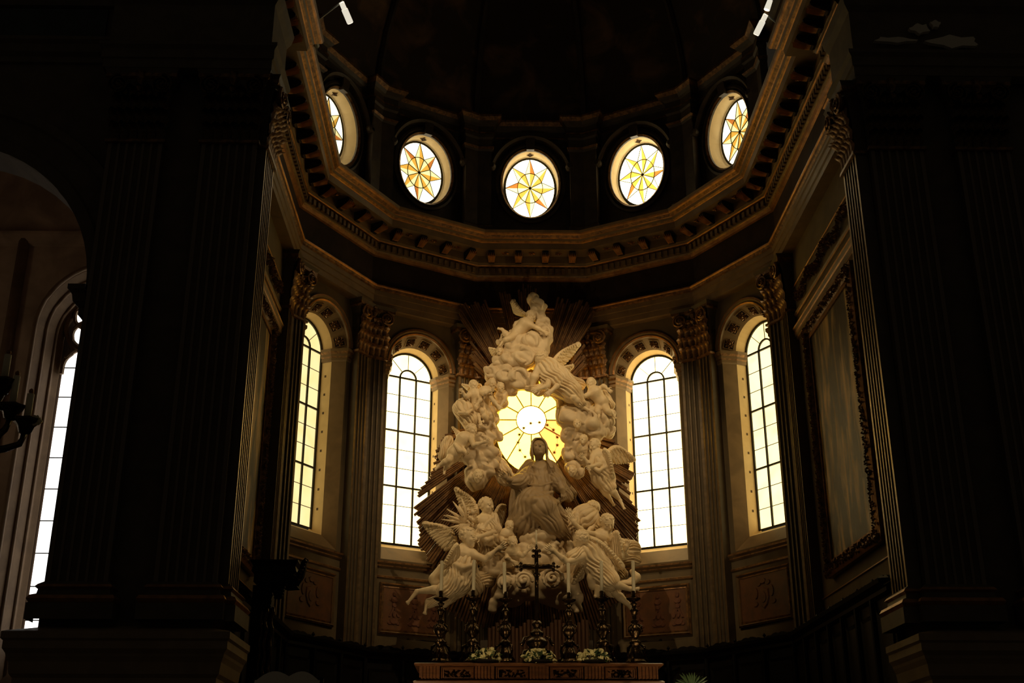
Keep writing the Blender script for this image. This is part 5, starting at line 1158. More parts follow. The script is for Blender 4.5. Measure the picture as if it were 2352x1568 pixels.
cloud('marble cloud bank arching over the top of the golden window', [(1128, 858, .0, 20), (1142, 848, .05, 20), (1160, 866, -.05, 26), (1190, 870, -.1, 28), (1215, 878, -.1, 22), (1140, 882, .0, 18), (1172, 896, .05, 16), (1150, 912, .1, 14), (1138, 935, .1, 15), (1262, 898, .05, 16), (1282, 905, .05, 18), (1295, 930, .1, 18)], .016, .020, 8.0)
cloud('marble cloud column left of the golden window', [(1122, 950, .0, 22), (1110, 975, .0, 26), (1128, 1000, .05, 22), (1105, 1020, -.05, 30), (1088, 1048, .0, 28), (1118, 1045, .0, 26), (1126, 1068, .05, 20), (1105, 1078, .0, 28), (1094, 1098, -.05, 27), (1092, 1112, .0, 14), (1072, 1035, .0, 22)], .016, .020, 8.0)
cloud('marble cloud column right of the golden window', [(1312, 960, -.05, 34), (1345, 965, -.05, 36), (1380, 970, .05, 30), (1330, 935, .0, 26), (1395, 988, .1, 18), (1365, 990, .0, 28), (1308, 1000, .05, 22), (1328, 1020, .0, 24), (1310, 1045, .05, 22), (1336, 1050, .05, 22), (1316, 1075, .05, 20), (1328, 1088, .05, 12)], .016, .020, 8.0)
cloud('marble cloud mass under the feet of the robed woman', [(1225, 1250, -.35, 30), (1252, 1248, -.4, 32), (1270, 1262, -.4, 24), (1210, 1282, -.35, 30), (1248, 1285, -.45, 34), (1280, 1290, -.4, 28), (1300, 1262, -.35, 22), (1140, 1300, -.2, 30), (1170, 1305, -.25, 28), (1110, 1325, -.15, 24), (1310, 1310, -.35, 24), (1200, 1310, -.3, 26)], .016, .020, 8.0)
cloud('marble cloud with spiral scroll, lowest of the group, right half', [(1266, 1338, -.6, 33), (1300, 1345, -.55, 30), (1290, 1375, -.5, 26), (1322, 1372, -.5, 18), (1326, 1398, -.5, 12), (1250, 1365, -.5, 22), (1312, 1355, -.5, 18)], .016, .008, 7.0, [(1268, 1330, -.95, 24)], 2)
cloud('marble cloud with spiral scroll, lowest of the group, left half', [(1168, 1342, -.6, 28), (1200, 1338, -.6, 30), (1150, 1362, -.5, 22), (1138, 1382, -.5, 14), (1131, 1400, -.5, 9), (1180, 1368, -.5, 24), (1218, 1358, -.5, 22), (1172, 1382, -.5, 12)], .016, .008, 7.0, [(1158, 1340, -.9, 15), (1202, 1334, -.92, 19)], 2)

# ---------------- gilded sunburst
CU, CV = 1217, 965
sb = empty('sunburst', at(CU, CV, 27.35), 'aged gilded wooden sunburst of long rays behind the marble figures', 'sunburst')
def ray(u, v, r0, w=.075, dep=0.0):
    ctr = at(CU, CV, 27.45); tip = at(u, v, 27.25 + dep); d = Vector(tip - ctr); L = d.length; d.normalize(); b = Vector(ctr) + d * r0
    lat = d.cross(Vector((0, 1, 0))).normalized(); up = Vector((0, -1, 0)); mb = MB(); secs = []
    sh = .5 * w * (rng.random() - .5)
    for t, ww, cut in ((0, .55, 0), (1, 1.0, 0)):
        c = b + d * ((L - r0) * t); secs.append([c + lat * w * ww * .5 + d * (cut + sh * t), c + lat * w * ww * .28 + up * .055, c - lat * w * ww * .28 + up * .055, c - lat * w * ww * .5 - d * (cut + sh * t), c - up * .015])
    mb.loft(secs, True, True); mb.build('ray', 'ray_wood', sb)
def fan(a0, a1, r_fn, step, gaps=(), r0=1.0):
    a = a0
    while a < a1:
        if not any(x < a < y for x, y in gaps):
            r = r_fn(a); jag = ((a * 7.3) % 1.0) * 26 - 10; rr = r - abs(jag)
            ray(CU + rr * math.sin(math.radians(a)), CV - rr * math.cos(math.radians(a)), r0, .062 + .02 * rng.random(), .12 * (rng.random() - .5))
        a += step * (.85 + .3 * rng.random())
def itp(tab): return lambda a: float(np.interp(a, [t[0] for t in tab], [t[1] for t in tab]))
fan(-46, 46, itp([(-46, 180), (-42, 205), (-38, 215), (-33, 308), (-31, 312), (-27, 302), (-24, 298), (-20, 300), (-13, 308), (-8, 295), (-2, 316), (1, 312), (8, 290), (14, 290), (20, 298), (26, 302), (28, 304), (31, 285), (37, 200), (46, 185)]), 1.05, [(-36.5, -34.5), (-20, -13.5), (-8.5, -5.5), (3, 12.5), (32, 35)])
LOW = 1.28
fan(101, 168, itp([(101, 190), (110, 235), (118, 275), (124, 268), (132, 345), (136, 360), (141, 392), (146, 380), (152, 462), (158, 480), (164, 515), (168, 510)]), .95, [(126.5, 128.5), (148, 150)], LOW)
fan(168, 193, itp([(168, 490), (193, 490)]), .8, (), LOW)
fan(193, 262, itp([(193, 495), (197, 490), (203, 480), (210, 420), (216, 400), (222, 385), (228, 352), (232, 340), (238, 300), (241, 262), (248, 240), (256, 215), (262, 190)]), .95, [(233.5, 235), (243, 245)], LOW)
# twelve stars on a wire round the head
st_pts = [(1203, 983), (1219, 972), (1239, 970), (1257, 976), (1271, 987), (1280, 1004), (1280, 1022), (1273, 1039), (1193, 998), (1190, 1016), (1194, 1034), (1206, 1049)]
hl = empty('star_halo', g(1238, 1010, .2), 'ring of small gilded stars on a wire around the head of the robed woman', 'halo')
mb = MB(); sp_ = []
for i in range(16):
    r = .062 if i % 2 == 0 else .024; sp_.append((r * math.cos(2 * PI * i / 16), -.008, r * math.sin(2 * PI * i / 16)))
mb.add(sp_ + [(0, -.03, 0), (0, .012, 0)], [(i, (i + 1) % 16, 16) for i in range(16)] + [((i + 1) % 16, i, 17) for i in range(16)]); ME_star = mb.mesh('star', ['gilt'])
for u, v in st_pts: put(ME_star, 'star', Matrix.Translation(V(*[float(x) for x in g(u, v, .2)])), hl)
order = [11, 10, 9, 8, 0, 1, 2, 3, 4, 5, 6, 7]
mb = MB(); mb.tube([g(*st_pts[i], .21) for i in order], .004, 5); mb.build('wire', 'gilt', hl)
# ================================================================== ALTAR AND ITS FURNISHINGS
YA = 22.0
def ax(u, v=1530, Y=YA): return float(at(u, v, Y)[0])
ZT = float(at(1237, 1522, YA)[2]); ZB = float(at(1237, 1562, YA)[2]); ZM = float(at(1237, 1529, YA)[2])
al = empty('altar', (ax(1237), YA + .5, -.2), 'wide carved brown altar shelf with fluted blocks and relief panels', 'altar')
mb = MB(); x0, x1 = ax(955), ax(1520)
sweep(mb, [(x0, YA + 1.3), (x0, YA), (x1, YA), (x1, YA + 1.3)], [(-.1, ZM, 0), (.0, ZM, 0), (.03, ZM + .02, 0), (.03, ZT - .01, 0), (.0, ZT, 0), (-.45, ZT, 0)]); mb.span((x0 + .3, YA + .3, ZT - .03), (x1 - .3, YA + 1.3, ZT)); mb.build('slab', 'altar_wood', al)
mb = MB(); mb.span((x0 + .06, YA + .10, -.2), (x1 - .06, YA + 1.25, ZM)); mb.build('body', 'altar_wood', al)
mb = MB(); sweep(mb, [(x0, YA + 1.3), (x0, YA), (x1, YA), (x1, YA + 1.3)], [(-.1, ZB - .16, 0), (.0, ZB - .15, 0), (.04, ZB - .02, 0), (.0, ZB, 0), (-.12, ZB, 0)]); mb.build('lower_slab', 'altar_wood', al)
mb = MB(); mb.span((x0 + .5, YA + .35, ZT), (x1 - .2, YA + 1.1, ZT + .05)); mb.build('gradin_step', 'altar_wood', al)
for a, b in ((967, 1010), (1092, 1135), (1217, 1260), (1343, 1387), (1466, 1512)):
    X0, X1 = ax(a), ax(b); fp = fluted([(X0, YA + .05), (X1, YA + .05)], 5, .02, .02); pl = [(X0, YA + .12)] + fp + [(X1, YA + .12)]
    mb = MB(); mb.loft([[(x, y, ZB) for x, y in pl], [(x, y, ZM) for x, y in pl]], False, False); mb.build('fluted_block', 'altar_wood', al)
for a, b in ((1012, 1090), (1138, 1215), (1263, 1341), (1389, 1464)):
    X0, X1 = ax(a), ax(b); cx_, cz = (X0 + X1) / 2, (ZB + ZM) / 2; hw, hh = (X1 - X0) / 2, (ZM - ZB) / 2
    o = put(frame_mesh('panel_frame', hw - .01, hh - .005, .05, .025, ['altar_wood', 'altar_wood']), 'panel_frame', Matrix.Translation((cx_, YA + .10, cz)), al)
    mb = MB()
    for i in range(34):
        x = (rng.random() * 2 - 1) * (hw - .08); z = (rng.random() * 2 - 1) * (hh - .06); an = rng.random() * 6.28; r = .03 + .03 * rng.random()
        d = Vector((math.cos(an), 0, math.sin(an))) * r; ee = Vector((-math.sin(an), 0, math.cos(an))) * r * .4; c = Vector((cx_ + x, YA + .095, cz + z))
        mb.add([c - d, c + ee, c + d, c - ee, c + V(0, -.03, 0)], [(0, 1, 4), (1, 2, 4), (2, 3, 4), (3, 0, 4)])
    tag(mb.build('leaf_relief', 'bronze', al), 'gilded leaf relief', kind='stuff')
# planked back panel behind the altar, under the sunburst
bp = empty('plank_screen', (ax(1237, 1500, 25.4), 25.4, -.2), 'reddish screen of vertical wooden planks behind the crucifix', 'screen')
for i in range(26):
    u = 1120 + 9 * i; X0, X1 = float(at(u, 1480, 25.4)[0]), float(at(u + 8.4, 1480, 25.4)[0]); zt = float(at(u, 1432 + 10 * math.cos(i * .9), 25.4)[2])
    mb = MB(); mb.loft([[(X0, 25.4 + .02 * (i % 2), z), (X0 + .02, 25.37 + .02 * (i % 2), z), (X1 - .02, 25.37 + .02 * (i % 2), z), (X1, 25.4 + .02 * (i % 2), z), (X1, 25.46, z), (X0, 25.46, z)] for z in (-.2, zt)], True, True); mb.build('plank', 'panel_wood', bp)
mb = MB(); mb.span((-.2, 26.0, -.2), (2.2, 26.75, float(at(1237, 1470, 26.0)[2]))); tag(mb.build('wall_plinth', 'drum_stone'), 'dark plinth carrying the marble group', kind='structure')

# candlesticks
CS = 1.14
def stick_profile():
    return [(.0, 0), (.20, .0), (.21, .03), (.17, .06), (.15, .10), (.16, .14), (.13, .20), (.10, .27), (.075, .32), (.11, .35), (.115, .38), (.06, .42), (.05, .46), (.09, .50), (.12, .56), (.115, .62), (.07, .66), (.045, .70), (.075, .73), (.045, .77), (.04, .84), (.06, .90), (.085, .93), (.05, .965), (.035, 1.0), (.045, 1.03), (.07, 1.05), (.03, 1.08), (.028, 1.10)]
mb = MB()
pr = stick_profile()
mb.lathe([(r * .92, z) for r, z in pr], 18, (0, 0, 0), 0, lob=3, lamp=.10); ME_stem = mb.mesh('stem', ['bronze'], True)
mb = MB(); mb.lathe([(.02, 1.09), (.07, 1.10), (.125, 1.135), (.135, 1.15), (.12, 1.15), (.05, 1.125)], 16, lob=8, lamp=.04); ME_pan = mb.mesh('drip_pan', ['bronze'], True)
mb = MB(); mb.lathe([(.045, 1.12), (.035, 1.15), (.045, 1.17), (.038, 1.19), (.042, 1.27), (.036, 1.28)], 12); ME_sock2 = mb.mesh('candle_socket', ['bronze'], True)
mb = MB()
for i in range(3):
    a = 2 * PI * i / 3 + .5; d = Vector((math.cos(a), math.sin(a), 0))
    mb.tube([d * .10 + V(0, 0, .34), d * .17 + V(0, 0, .30), d * .19 + V(0, 0, .22), d * .16 + V(0, 0, .15), d * .20 + V(0, 0, .08), d * .23 + V(0, 0, .02)], [.02, .03, .02, .03, .025, .035], 6)
    mb.tube([d * .06 + V(0, 0, .70), d * .13 + V(0, 0, .66), d * .14 + V(0, 0, .58), d * .10 + V(0, 0, .53)], [.015, .022, .02, .012], 6)
ME_scr = mb.mesh('scroll_feet', ['bronze'], True)
mb = MB(); mb.lathe([(.033, 0), (.031, .56), (.022, .575), (.006, .58)], 10); ME_candle = mb.mesh('candle', ['wax'], True)
LC_ = ['leftmost', 'second from the left', 'third from the left', 'third from the right', 'second from the right', 'rightmost']
for i, (ub, ut, vt) in enumerate(((1010, 1015, 1287), (1085, 1089, 1285), (1161, 1158, 1290), (1309, 1305, 1292), (1386, 1381, 1287), (1460, 1454, 1287))):
    b = V(*[float(c) for c in at(ub, 1515, YA + .6)]); b.z = ZT + .05
    tz = float(at(ut, vt, YA + .6)[2]); s_ = (tz - b.z) / 1.83
    e = empty('candlestick', b, 'ornate bronze altar candlestick, %s of the six' % LC_[i], 'candlestick', 'candlesticks on the altar')
    M = Matrix.Translation(b) @ Matrix.Rotation(.35 * i, 4, 'Z') @ Matrix.Scale(s_, 4)
    put(ME_stem, 'stem', M, e); put(ME_pan, 'drip_pan', M, e); put(ME_sock2, 'candle_socket', M, e); put(ME_scr, 'scroll_feet', M, e)
    tx = float(at(ut, vt, YA + .6)[0]); lean = (tx - b.x) / (tz - b.z) * .9
    M2 = Matrix.Translation((b.x + lean * 1.2 * s_, b.y, b.z + 1.25 * s_)) @ Matrix.Rotation(lean, 4, 'Y') @ Matrix.Scale(s_, 4)
    c = put(ME_candle, 'altar_candle', M2); tag(c, 'long white wax candle, %s of the altar row' % LC_[i], 'candle', 'candles on the altar')
# crucifix
def zx(v, Y=YA + .55): return float(at(1232, v, Y)[2])
cxw = ax(1233, 1400, YA + .55); cy = YA + .55; cb = ZT + .05
cr = empty('crucifix', (cxw, cy, cb), 'dark bronze altar crucifix with trefoil ends on a stepped base', 'crucifix')
mb = MB()
def obox(cx_, z, hw, hd, h): mb.loft([[(cx_ - hw, cy - hd, z), (cx_ + hw, cy - hd, z), (cx_ + hw, cy + hd, z), (cx_ - hw, cy + hd, z)], [(cx_ - hw * .9, cy - hd * .9, z + h), (cx_ + hw * .9, cy - hd * .9, z + h), (cx_ + hw * .9, cy + hd * .9, z + h), (cx_ - hw * .9, cy + hd * .9, z + h)]], True, True)
obox(cxw, cb, .24, .16, .06); obox(cxw, cb + .06, .27, .17, .03)
mb.build('foot', 'bronze', cr)
mb = MB(); mb.lathe([(.20, .08), (.27, .12), (.28, .17), (.22, .21), (.15, .24), (.13, .30), (.17, .34), (.18, .40), (.13, .45), (.08, .48), (.11, .53), (.115, .57), (.06, .60), (.055, .66), (.085, .70), (.08, .74), (.05, .78)], 16, (cxw, cy, cb), 0, lob=4, lamp=.12); mb.build('base_vase', 'bronze', cr, True)
mb = MB()
for sx in (-1, 1):
    for z0_ in (.13, .36): mb.tube([(cxw + sx * .14, cy - .1, cb + z0_ + .12), (cxw + sx * .23, cy - .1, cb + z0_ + .08), (cxw + sx * .26, cy - .1, cb + z0_), (cxw + sx * .30, cy - .1, cb + z0_ - .04)], [.02, .035, .03, .04], 7)
mb.build('base_scrolls', 'bronze', cr, True)
zt_, zc_, = zx(1268), zx(1301); w_ = .036
mb = MB(); mb.loft([[(cxw - w_, cy - .025, z), (cxw - w_ * .5, cy - .04, z), (cxw + w_ * .5, cy - .04, z), (cxw + w_, cy - .025, z), (cxw + w_, cy + .03, z), (cxw - w_, cy + .03, z)] for z in (cb + .75, zt_)], True, True); mb.build('upright', 'bronze', cr)
xl, xr = ax(1200, 1301, cy), ax(1268, 1301, cy)
mb = MB(); mb.loft([[(x, cy - .025, zc_ - w_), (x, cy - .04, zc_ - w_ * .5), (x, cy - .04, zc_ + w_ * .5), (x, cy - .025, zc_ + w_), (x, cy + .03, zc_ + w_), (x, cy + .03, zc_ - w_)] for x in (xl, xr)], True, True); mb.build('crossbar', 'bronze', cr)
def trefoil(c, d):
    mb = MB(); c = V(*c); d = V(*d); l = V(d.z, 0, -d.x)
    for off, r in ((d * .10, .032), (d * .03 + l * .06, .036), (d * .03 - l * .06, .036), (d * .02, .05), (d * .14, .018)):
        mb.lathe([(.003, -r), (r * .7, -r * .7), (r, 0), (r * .7, r * .7), (.003, r)], 8, c + off)
    mb.build('trefoil_end', 'bronze', cr, True)
trefoil((xl, cy, zc_), (-1, 0, 0)); trefoil((xr, cy, zc_), (1, 0, 0)); trefoil((cxw, cy, zt_), (0, 0, 1)); trefoil((cxw, cy, zt_ - .10), (0, 0, 1))
S = SDF(); q = lambda x, z, y=0: np.array((cxw + x, cy - .075 + y, zc_ + z))
S.ell(q(.012, .035, -.015), (.028, .03, .036), None, .01); S.cap(q(.005, 0), q(0, -.12), .036, .028, .02); S.cap(q(0, -.12), q(.005, -.16), .034, .036, .02)
for sx in (-1, 1): S.cap(q(sx * .03, -.005), q(sx * .13, .018, .01), .018, .014, .012); S.cap(q(sx * .13, .018, .01), q(sx * .22, .03, .02), .014, .012, .01); S.ell(q(sx * .235, .032, .02), (.02, .012, .014), None, .008)
for sx in (-1, 1): S.cap(q(sx * .014, -.17), q(sx * .012 + .01, -.27, -.02), .026, .02, .012); S.cap(q(sx * .012 + .01, -.27, -.02), q(.004 + sx * .004, -.37), .02, .013, .01); S.cap(q(.004 + sx * .004, -.37), q(sx * .008, -.40, -.02), .013, .01, .01)
S.cap(q(-.035, -.155), q(.04, -.165), .03, .032, .015)
S.part('corpus', 'bronze', .008, cr)
tc = empty('tall_candle_stand', (ax(1232, 1400, YA + .95), YA + .95, ZT), 'slim stand with a candle rising behind the top of the crucifix', 'candlestick')
xz = ax(1232, 1240, YA + .95); mb = MB(); mb.tube([(xz, YA + .95, ZT), (xz, YA + .95, zx(1252, YA + .95))], .022, 8); mb.build('pole', 'bronze', tc)
mb = MB(); mb.lathe([(.09, 0), (.09, .03), (.03, .06)], 12, (xz, YA + .95, ZT)); mb.build('foot', 'bronze', tc)
mb = MB(); mb.tube([(xz, YA + .95, zx(1256, YA + .95)), (xz - .004, YA + .95, zx(1217, YA + .95))], [.017, .013], 8); mb.build('candle', 'wax', tc, True)
# three low flower arrangements
mb = MB(); pts = []
for i in range(8):
    a = 2 * PI * i / 8; pts.append((math.cos(a) * .045, math.sin(a) * (.06 if i in (0, 4) else .05), .004 * math.cos(2 * a)))
pts += [(0, 0, .018)]; mb.add([(p[0] * 1.0, p[1] * 1.25, p[2]) for p in pts] + [(0, 0, -.012)], [(i, (i + 1) % 8, 8) for i in range(8)] + [((i + 1) % 8, i, 9) for i in range(8)]); ME_petal = mb.mesh('petal_leaf', ['petal'])
mb = MB(); mb.add([(0, -.02, 0), (.03, .05, .012), (0, .14, -.02), (-.03, .05, .012), (0, .05, -.012)], [(0, 1, 3), (1, 2, 3), (0, 4, 1), (1, 4, 2), (2, 4, 3), (3, 4, 0)]); ME_gl = mb.mesh('green_leaf', ['leaf'])
for n_, (u, lab) in enumerate(((1116, 'low arrangement of pale flowers, left one on the altar'), (1241, 'low arrangement of pale flowers before the crucifix'), (1366, 'low arrangement of pale flowers, right one on the altar'))):
    c = V(ax(u), YA + .18, ZT); e = empty('flower_arrangement', c, lab, 'flowers', 'flower arrangements on the altar')
    mb = MB(); mb.lathe([(.20, 0), (.25, .03), (.24, .06), (.16, .07)], 14, c); mb.build('dish', 'dark_wood', e)
    for i in range(78):
        a = rng.random() * 2 * PI; el = math.acos(rng.random() ** .8) if i > 10 else .3; rad = .20 + .09 * rng.random()
        d = Vector((math.sin(el) * math.cos(a), math.sin(el) * math.sin(a) * .6, math.cos(el) * .85)); p = c + V(0, 0, .04) + Vector((d.x * rad * 1.15, d.y * rad, d.z * rad * .95))
        zz = (d + Vector((.7 * rng.normal(), -.6 + .4 * rng.normal(), .5 * rng.normal()))).normalized(); xx = zz.cross(V(rng.normal(), rng.normal(), rng.normal())).normalized(); yy = zz.cross(xx)
        put(ME_petal, 'petal_leaf', frame(p, xx, yy, zz) @ Matrix.Scale(.60 + .45 * rng.random(), 4), e)
    for i in range(30):
        a = rng.random() * 2 * PI; el = .5 + rng.random() * 1.1; d = Vector((math.sin(el) * math.cos(a), math.sin(el) * math.sin(a) * .6, math.cos(el) * .7)); p = c + V(0, 0, .03) + d * .22
        zz = d.normalized(); xx = zz.cross(V(0, 0, 1)).normalized() if abs(zz.z) < .99 else V(1, 0, 0); put(ME_gl, 'green_leaf', frame(p, xx, zz, xx.cross(zz)), e)

# ================================================================== SPOTLIGHTS on the cornice
for sg, (u, v), lab in ((-1, (797, 35), 'white cylindrical spotlight on the left cornice'), (1, (1745, 62), 'white cylindrical spotlight on the right cornice')):
    p = V(*[float(c) for c in atH(u, v, 14.35)]); tgt = V(1.15, 26.4, 7.4); d = (tgt - p).normalized(); e = empty('spotlight', (p.x, p.y, 13.68), lab, 'spotlight', 'spotlights on the cornice')
    mb = MB(); mb.tube([p - d * .26, p - d * .12, p - d * .119, p + d * .14, p + d * .16], [.05, .05, .062, .062, .058], 14); mb.build('lamp_head', 'lamp_body_glow', e)
    mb = MB(); mb.tube([p + d * .161, p + d * .165], [.05, .05], 14); mb.build('lens', 'lens_glow', e)
    p2 = p - d * .42 + V(0, 0, .10); d2 = (V(1.1, 22.4, 3.4) - p2).normalized()
    mb = MB(); mb.tube([p2 - d2 * .06, p2 + d2 * .16], [.05, .06], 14); mb.build('lamp_head', 'lamp_body_glow', e)
    mb = MB(); mb.tube([p2 + d2 * .161, p2 + d2 * .165], [.05, .05], 14); mb.build('lens', 'lens_glow', e)
    mb = MB(); mb.tube([p2 - d * .55, p2 - d * .06], [.062, .062], 12); mb.build('driver_housing', 'grey_metal', e)
    b = V(p.x + sg * .55, p.y, 13.68); mb = MB(); mb.tube([b, b + V(0, 0, .55), p - d * .2 + V(0, 0, .1), p - d * .2], .018, 6); mb.tube([b + V(0, -.1, .02), b + V(0, .1, .02)], .05, 6); mb.build('bracket', 'grey_metal', e)
    for pp_, dd_, w, sz, bl in ((p, d, SPOT_W, 47, .6), (p2, d2, SPOT_W * .8, 34, 1.0)):
        ld = bpy.data.lights.new('spot', 'SPOT'); ld.energy = w; ld.color = (1.0, .72, .38); ld.spot_size = math.radians(sz); ld.spot_blend = bl; ld.shadow_soft_size = .08
        lo = bpy.data.objects.new('spot_lamp', ld); COL.objects.link(lo); lo.parent = e; lo.matrix_basis = WM[e].inverted() @ (Matrix.Translation(pp_ + dd_ * .2) @ dd_.to_track_quat('-Z', 'Y').to_matrix().to_4x4())

# added fill lamps below the view, brightening the altar and marble group
for sg, x in ((-1, -2.75), (1, 4.75)):
    p = V(x, 18.3, .25); tgt = V(1.1, 26.0, 6.3); d = (tgt - p).normalized()
    e = empty('added_floodlight', (p.x, p.y, -.2), 'added fill lamp on the presbytery floor out of view, %s of the altar' % ('left' if sg < 0 else 'right'), 'added_floodlight', 'added fill lamps aimed at the altar')
    mb = MB(); mb.tube([p - d * .16, p - d * .02, p + d * .10], [.07, .10, .12], 12); mb.build('housing', 'grey_metal', e)
    mb = MB(); mb.tube([p + d * .101, p + d * .105], [.10, .10], 12); mb.build('lens', 'lens_glow', e)
    mb = MB(); mb.tube([(p.x, p.y, -.2), (p.x, p.y, p.z - .05)], .03, 8); mb.lathe([(.14, 0), (.14, .03), (.04, .05)], 12, (p.x, p.y, -.2)); mb.build('stand', 'grey_metal', e)
    ld = bpy.data.lights.new('fill_flood', 'SPOT'); ld.energy = FILL_W; ld.color = (1.0, .72, .38); ld.spot_size = math.radians(62); ld.spot_blend = .9; ld.shadow_soft_size = .10
    lo = bpy.data.objects.new('added_flood_lamp', ld); COL.objects.link(lo); lo.parent = e; lo.matrix_basis = WM[e].inverted() @ (Matrix.Translation(p + d * .13) @ d.to_track_quat('-Z', 'Y').to_matrix().to_4x4())

# ================================================================== dark throne canopy at the left, lectern with book, candelabrum, palm
YC = 18.5
cz = lambda v, Y=YC: float(at(640, v, Y)[2])
th = empty('throne_canopy', (ax(620, 1500, YC), YC + .3, -.2), 'black carved wooden throne canopy with a curling scroll at its corner', 'canopy')
X0, X1 = ax(585, 1300, YC), ax(676, 1300, YC)
mb = MB(); sweep(mb, [(X0, YC + .7), (X0, YC), (X1, YC), (X1, YC + .7)], [(-.2, cz(1338), 0), (.0, cz(1336), 0), (.0, cz(1318), 0), (.04, cz(1312), 0), (.02, cz(1300), 0), (.06, cz(1290), 0), (.06, cz(1286), 0), (-.3, cz(1284), 0)]); mb.span((X0 + .1, YC + .1, cz(1336)), (X1 - .1, YC + .7, cz(1288))); mb.build('canopy_top', 'dark_wood', th)
mb = MB(); pp = [g_ for g_ in [at(668, 1330, YC), at(682, 1334, YC), at(690, 1322, YC), at(696, 1305, YC), at(698, 1292, YC), at(703, 1286, YC), at(700, 1282, YC)]]; mb.tube(pp, [.08, .09, .07, .055, .045, .05, .02], 8); mb.build('corner_scroll', 'dark_wood', th, True)
mb = MB()
for i in range(7): c = at(686 + 2.6 * i, 1330 - 7 * i, YC - .08); mb.lathe([(.003, -.03), (.03, 0), (.003, .03)], 6, c)
mb.build('leaf_edge', 'bronze', th)
for j, (uu, v1) in enumerate(((612, 1400), (640, 1374))):
    mb = MB()
    for i in range(16): c = at(uu + 7 * math.sin(i * 2.1), 1338 + (v1 - 1338) * i / 15, YC + .1); r = .09 - .004 * i; mb.lathe([(.004, -r), (r * .8, -r * .5), (r, 0), (r * .7, r * .6), (.004, r)], 7, c)
    mb.build('carved_pendant', 'dark_wood', th, True)
for uu in (594, 604, 618):
    mb = MB(); P_ = []; rr = []
    xb = ax(uu, 1500, YC + .15)
    for i in range(40): z = -.2 + (cz(1390) + .2) * i / 39; P_.append((xb + .012 * math.sin(i * 1.5), YC + .15 + .012 * math.cos(i * 1.5), z)); rr.append(.034 + .009 * math.sin(i * 2.2))
    mb.tube(P_, rr, 8); mb.build('twisted_column', 'bronze', th, True)
mb = MB(); mb.span((X0 - .1, YC + .5, -.2), (ax(622, 1400, YC + .5), YC + .75, cz(1330))); mb.build('back_panel', 'dark_wood', th)
# lectern with an open book
YB = 12.5
lx0, lxm, lx1 = ax(580, 1545, YB), ax(658, 1555, YB), ax(731, 1545, YB); lz = float(at(600, 1540, YB)[2])
lc = empty('lectern', (lxm, YB + .2, FLOOR), 'dark lectern at the bottom left', 'lectern')
mb = MB(); mb.tube([(lxm, YB + .2, FLOOR), (lxm, YB + .2, lz - .5)], .06, 10); mb.lathe([(.28, 0), (.28, .05), (.08, .12)], 14, (lxm, YB + .2, FLOOR)); mb.build('stand', 'dark_wood', lc)
mb = MB(); mb.loft([[(lx0 - .03, YB - .12, lz - .46), (lx1 + .03, YB - .12, lz - .46), (lx1 + .03, YB + .22, lz - .04), (lx0 - .03, YB + .22, lz - .04)], [(lx0 - .03, YB - .09, lz - .50), (lx1 + .03, YB - .09, lz - .50), (lx1 + .03, YB + .25, lz - .08), (lx0 - .03, YB + .25, lz - .08)]], True, True); mb.build('desk', 'dark_wood', lc)
bk = empty('open_book', (lxm, YB, lz - .45), 'large open book with curved pale pages at the bottom left', 'book')
for sg, xa, xb in ((-1, lxm, lx0), (1, lxm, lx1)):
    secs = []
    for i in range(9):
        t = i / 8; x = xa + (xb - xa) * t; h = .075 * math.sin(PI * min(1, t * .9 + .1)) - .02 - .03 * (t ** 3)
        secs.append([(x, YB - .16, lz - .43 + h - .01), (x, YB + .15, lz - .03 + h - .01), (x, YB + .15, lz - .075), (x, YB - .13, lz - .45)])
    mb = MB(); mb.loft(secs, True, True); mb.build('page_block', 'paper', bk)
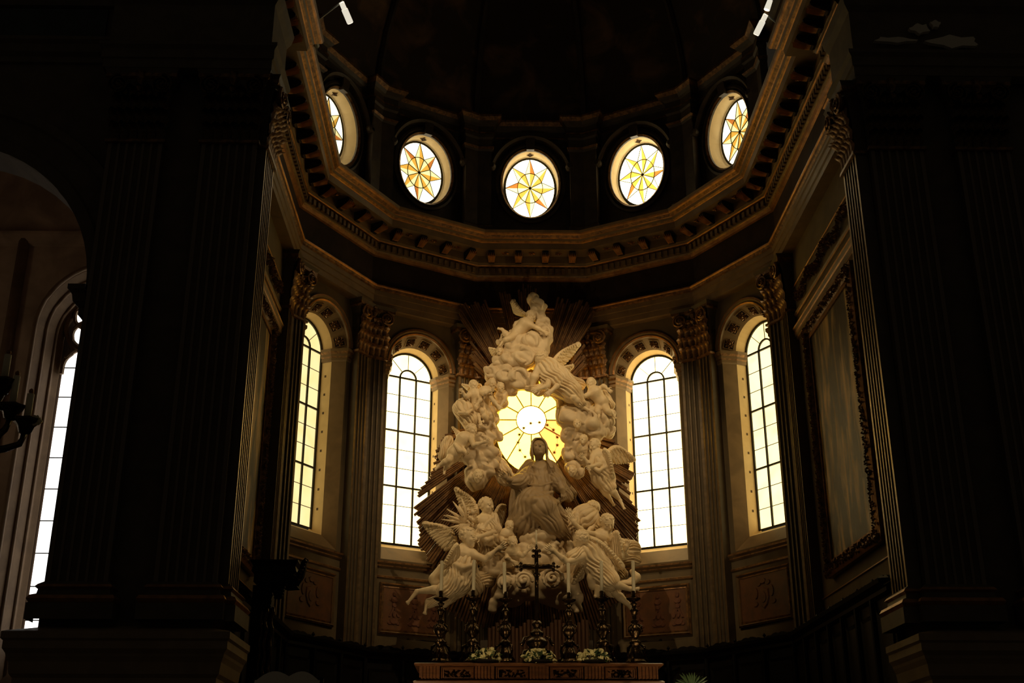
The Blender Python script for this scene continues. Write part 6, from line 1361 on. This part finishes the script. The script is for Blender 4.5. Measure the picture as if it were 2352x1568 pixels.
# candelabrum at the left edge
YL = 9.5
cd = empty('candelabrum', (float(at(-40, 1100, YL)[0]), YL, FLOOR), 'tall dark candelabrum with three white candles at the left edge', 'candelabrum')
xs_ = float(at(-40, 1100, YL)[0]); zs_ = float(at(-40, 1010, YL)[2])
mb = MB(); mb.lathe([(.25, 0), (.25, .06), (.10, .14), (.05, .3), (.04, 1.6), (.07, 1.7), (.04, 1.8), (.035, zs_ - FLOOR - .2), (.08, zs_ - FLOOR - .1), (.03, zs_ - FLOOR)], 12, (xs_, YL, FLOOR)); mb.build('stem', 'bronze', cd, True)
for (ut, vt, ub, vb) in ((19, 815, 10, 876), (39, 864, 26, 934), (71, 905, 66, 966)):
    t = V(*[float(c) for c in at(ut, vt, YL)]); b = V(*[float(c) for c in at(ub, vb, YL)]); b.x = t.x
    mb = MB(); mb.tube([b, t], .030, 10); mb.build('candle', 'wax', cd, True)
    mb = MB(); mb.lathe([(.012, 0), (.022, .015), (.02, .03), (.004, .045)], 8, t + V(0, 0, .005)); mb.build('candle_cap', 'gilt', cd, True)
    mb = MB(); mb.lathe([(.02, -.12), (.05, -.10), (.07, -.04), (.10, -.01), (.11, .012), (.05, .01)], 12, b, 0, lob=6, lamp=.1); mb.build('drip_cup', 'bronze', cd, True)
    mb = MB(); mb.tube([b + V(0, 0, -.10), b + V(-.03, 0, -.2), V((b.x + xs_) / 2, YL, b.z - .24), V(xs_, YL, zs_ - .1)], [.03, .028, .032, .035], 8); mb.build('arm', 'bronze', cd, True)
c = at(82, 967, YL); mb = MB()
for i in range(9):
    a = 2 * PI * i / 9; mb.tube([c, c + np.array((.035 * math.cos(a), -.01, .035 * math.sin(a))), c + np.array((.05 * math.cos(a + .5), -.03, .045 * math.sin(a + .5)))], [.02, .016, .005], 6)
mb.lathe([(.004, -.03), (.03, 0), (.004, .03)], 8, c + np.array((.03, 0, .0))); mb.build('leaf_knob', 'wax', cd, True)
# potted palm right of the altar
pc = V(*[float(c) for c in at(1590, 1567, 20.5)]); pm = empty('potted_palm', (pc.x, pc.y, -.2), 'small green palm right of the altar, only its tips in view', 'plant')
mb = MB(); mb.lathe([(.16, 0), (.22, .35), (.24, .36), (.2, .34)], 14, (pc.x, pc.y, -.2)); mb.build('pot', 'dark_wood', pm)
mb = MB(); mb.tube([(pc.x, pc.y, 0.1), (pc.x, pc.y, pc.z - .1)], [.03, .015], 8); mb.build('trunk', 'leaf', pm)
for i in range(17):
    a = math.radians(20 + 140 * i / 16); l = .30 + .08 * rng.random(); d = Vector((math.cos(a), -.15 + .3 * rng.random(), math.sin(a))); b = V(pc.x, pc.y, pc.z - .1); lat = d.cross(V(0, 1, 0)).normalized()
    mb = MB(); secs = [[b + d * l * t + lat * w - V(0, 0, .06 * t * t), b + d * l * t + V(0, -.008, 0) - V(0, 0, .06 * t * t), b + d * l * t - lat * w - V(0, 0, .06 * t * t)] for t, w in ((0, .008), (.4, .022), (.75, .016), (1, .002))]
    mb.loft(secs, True, True); mb.build('frond', 'leaf', pm)
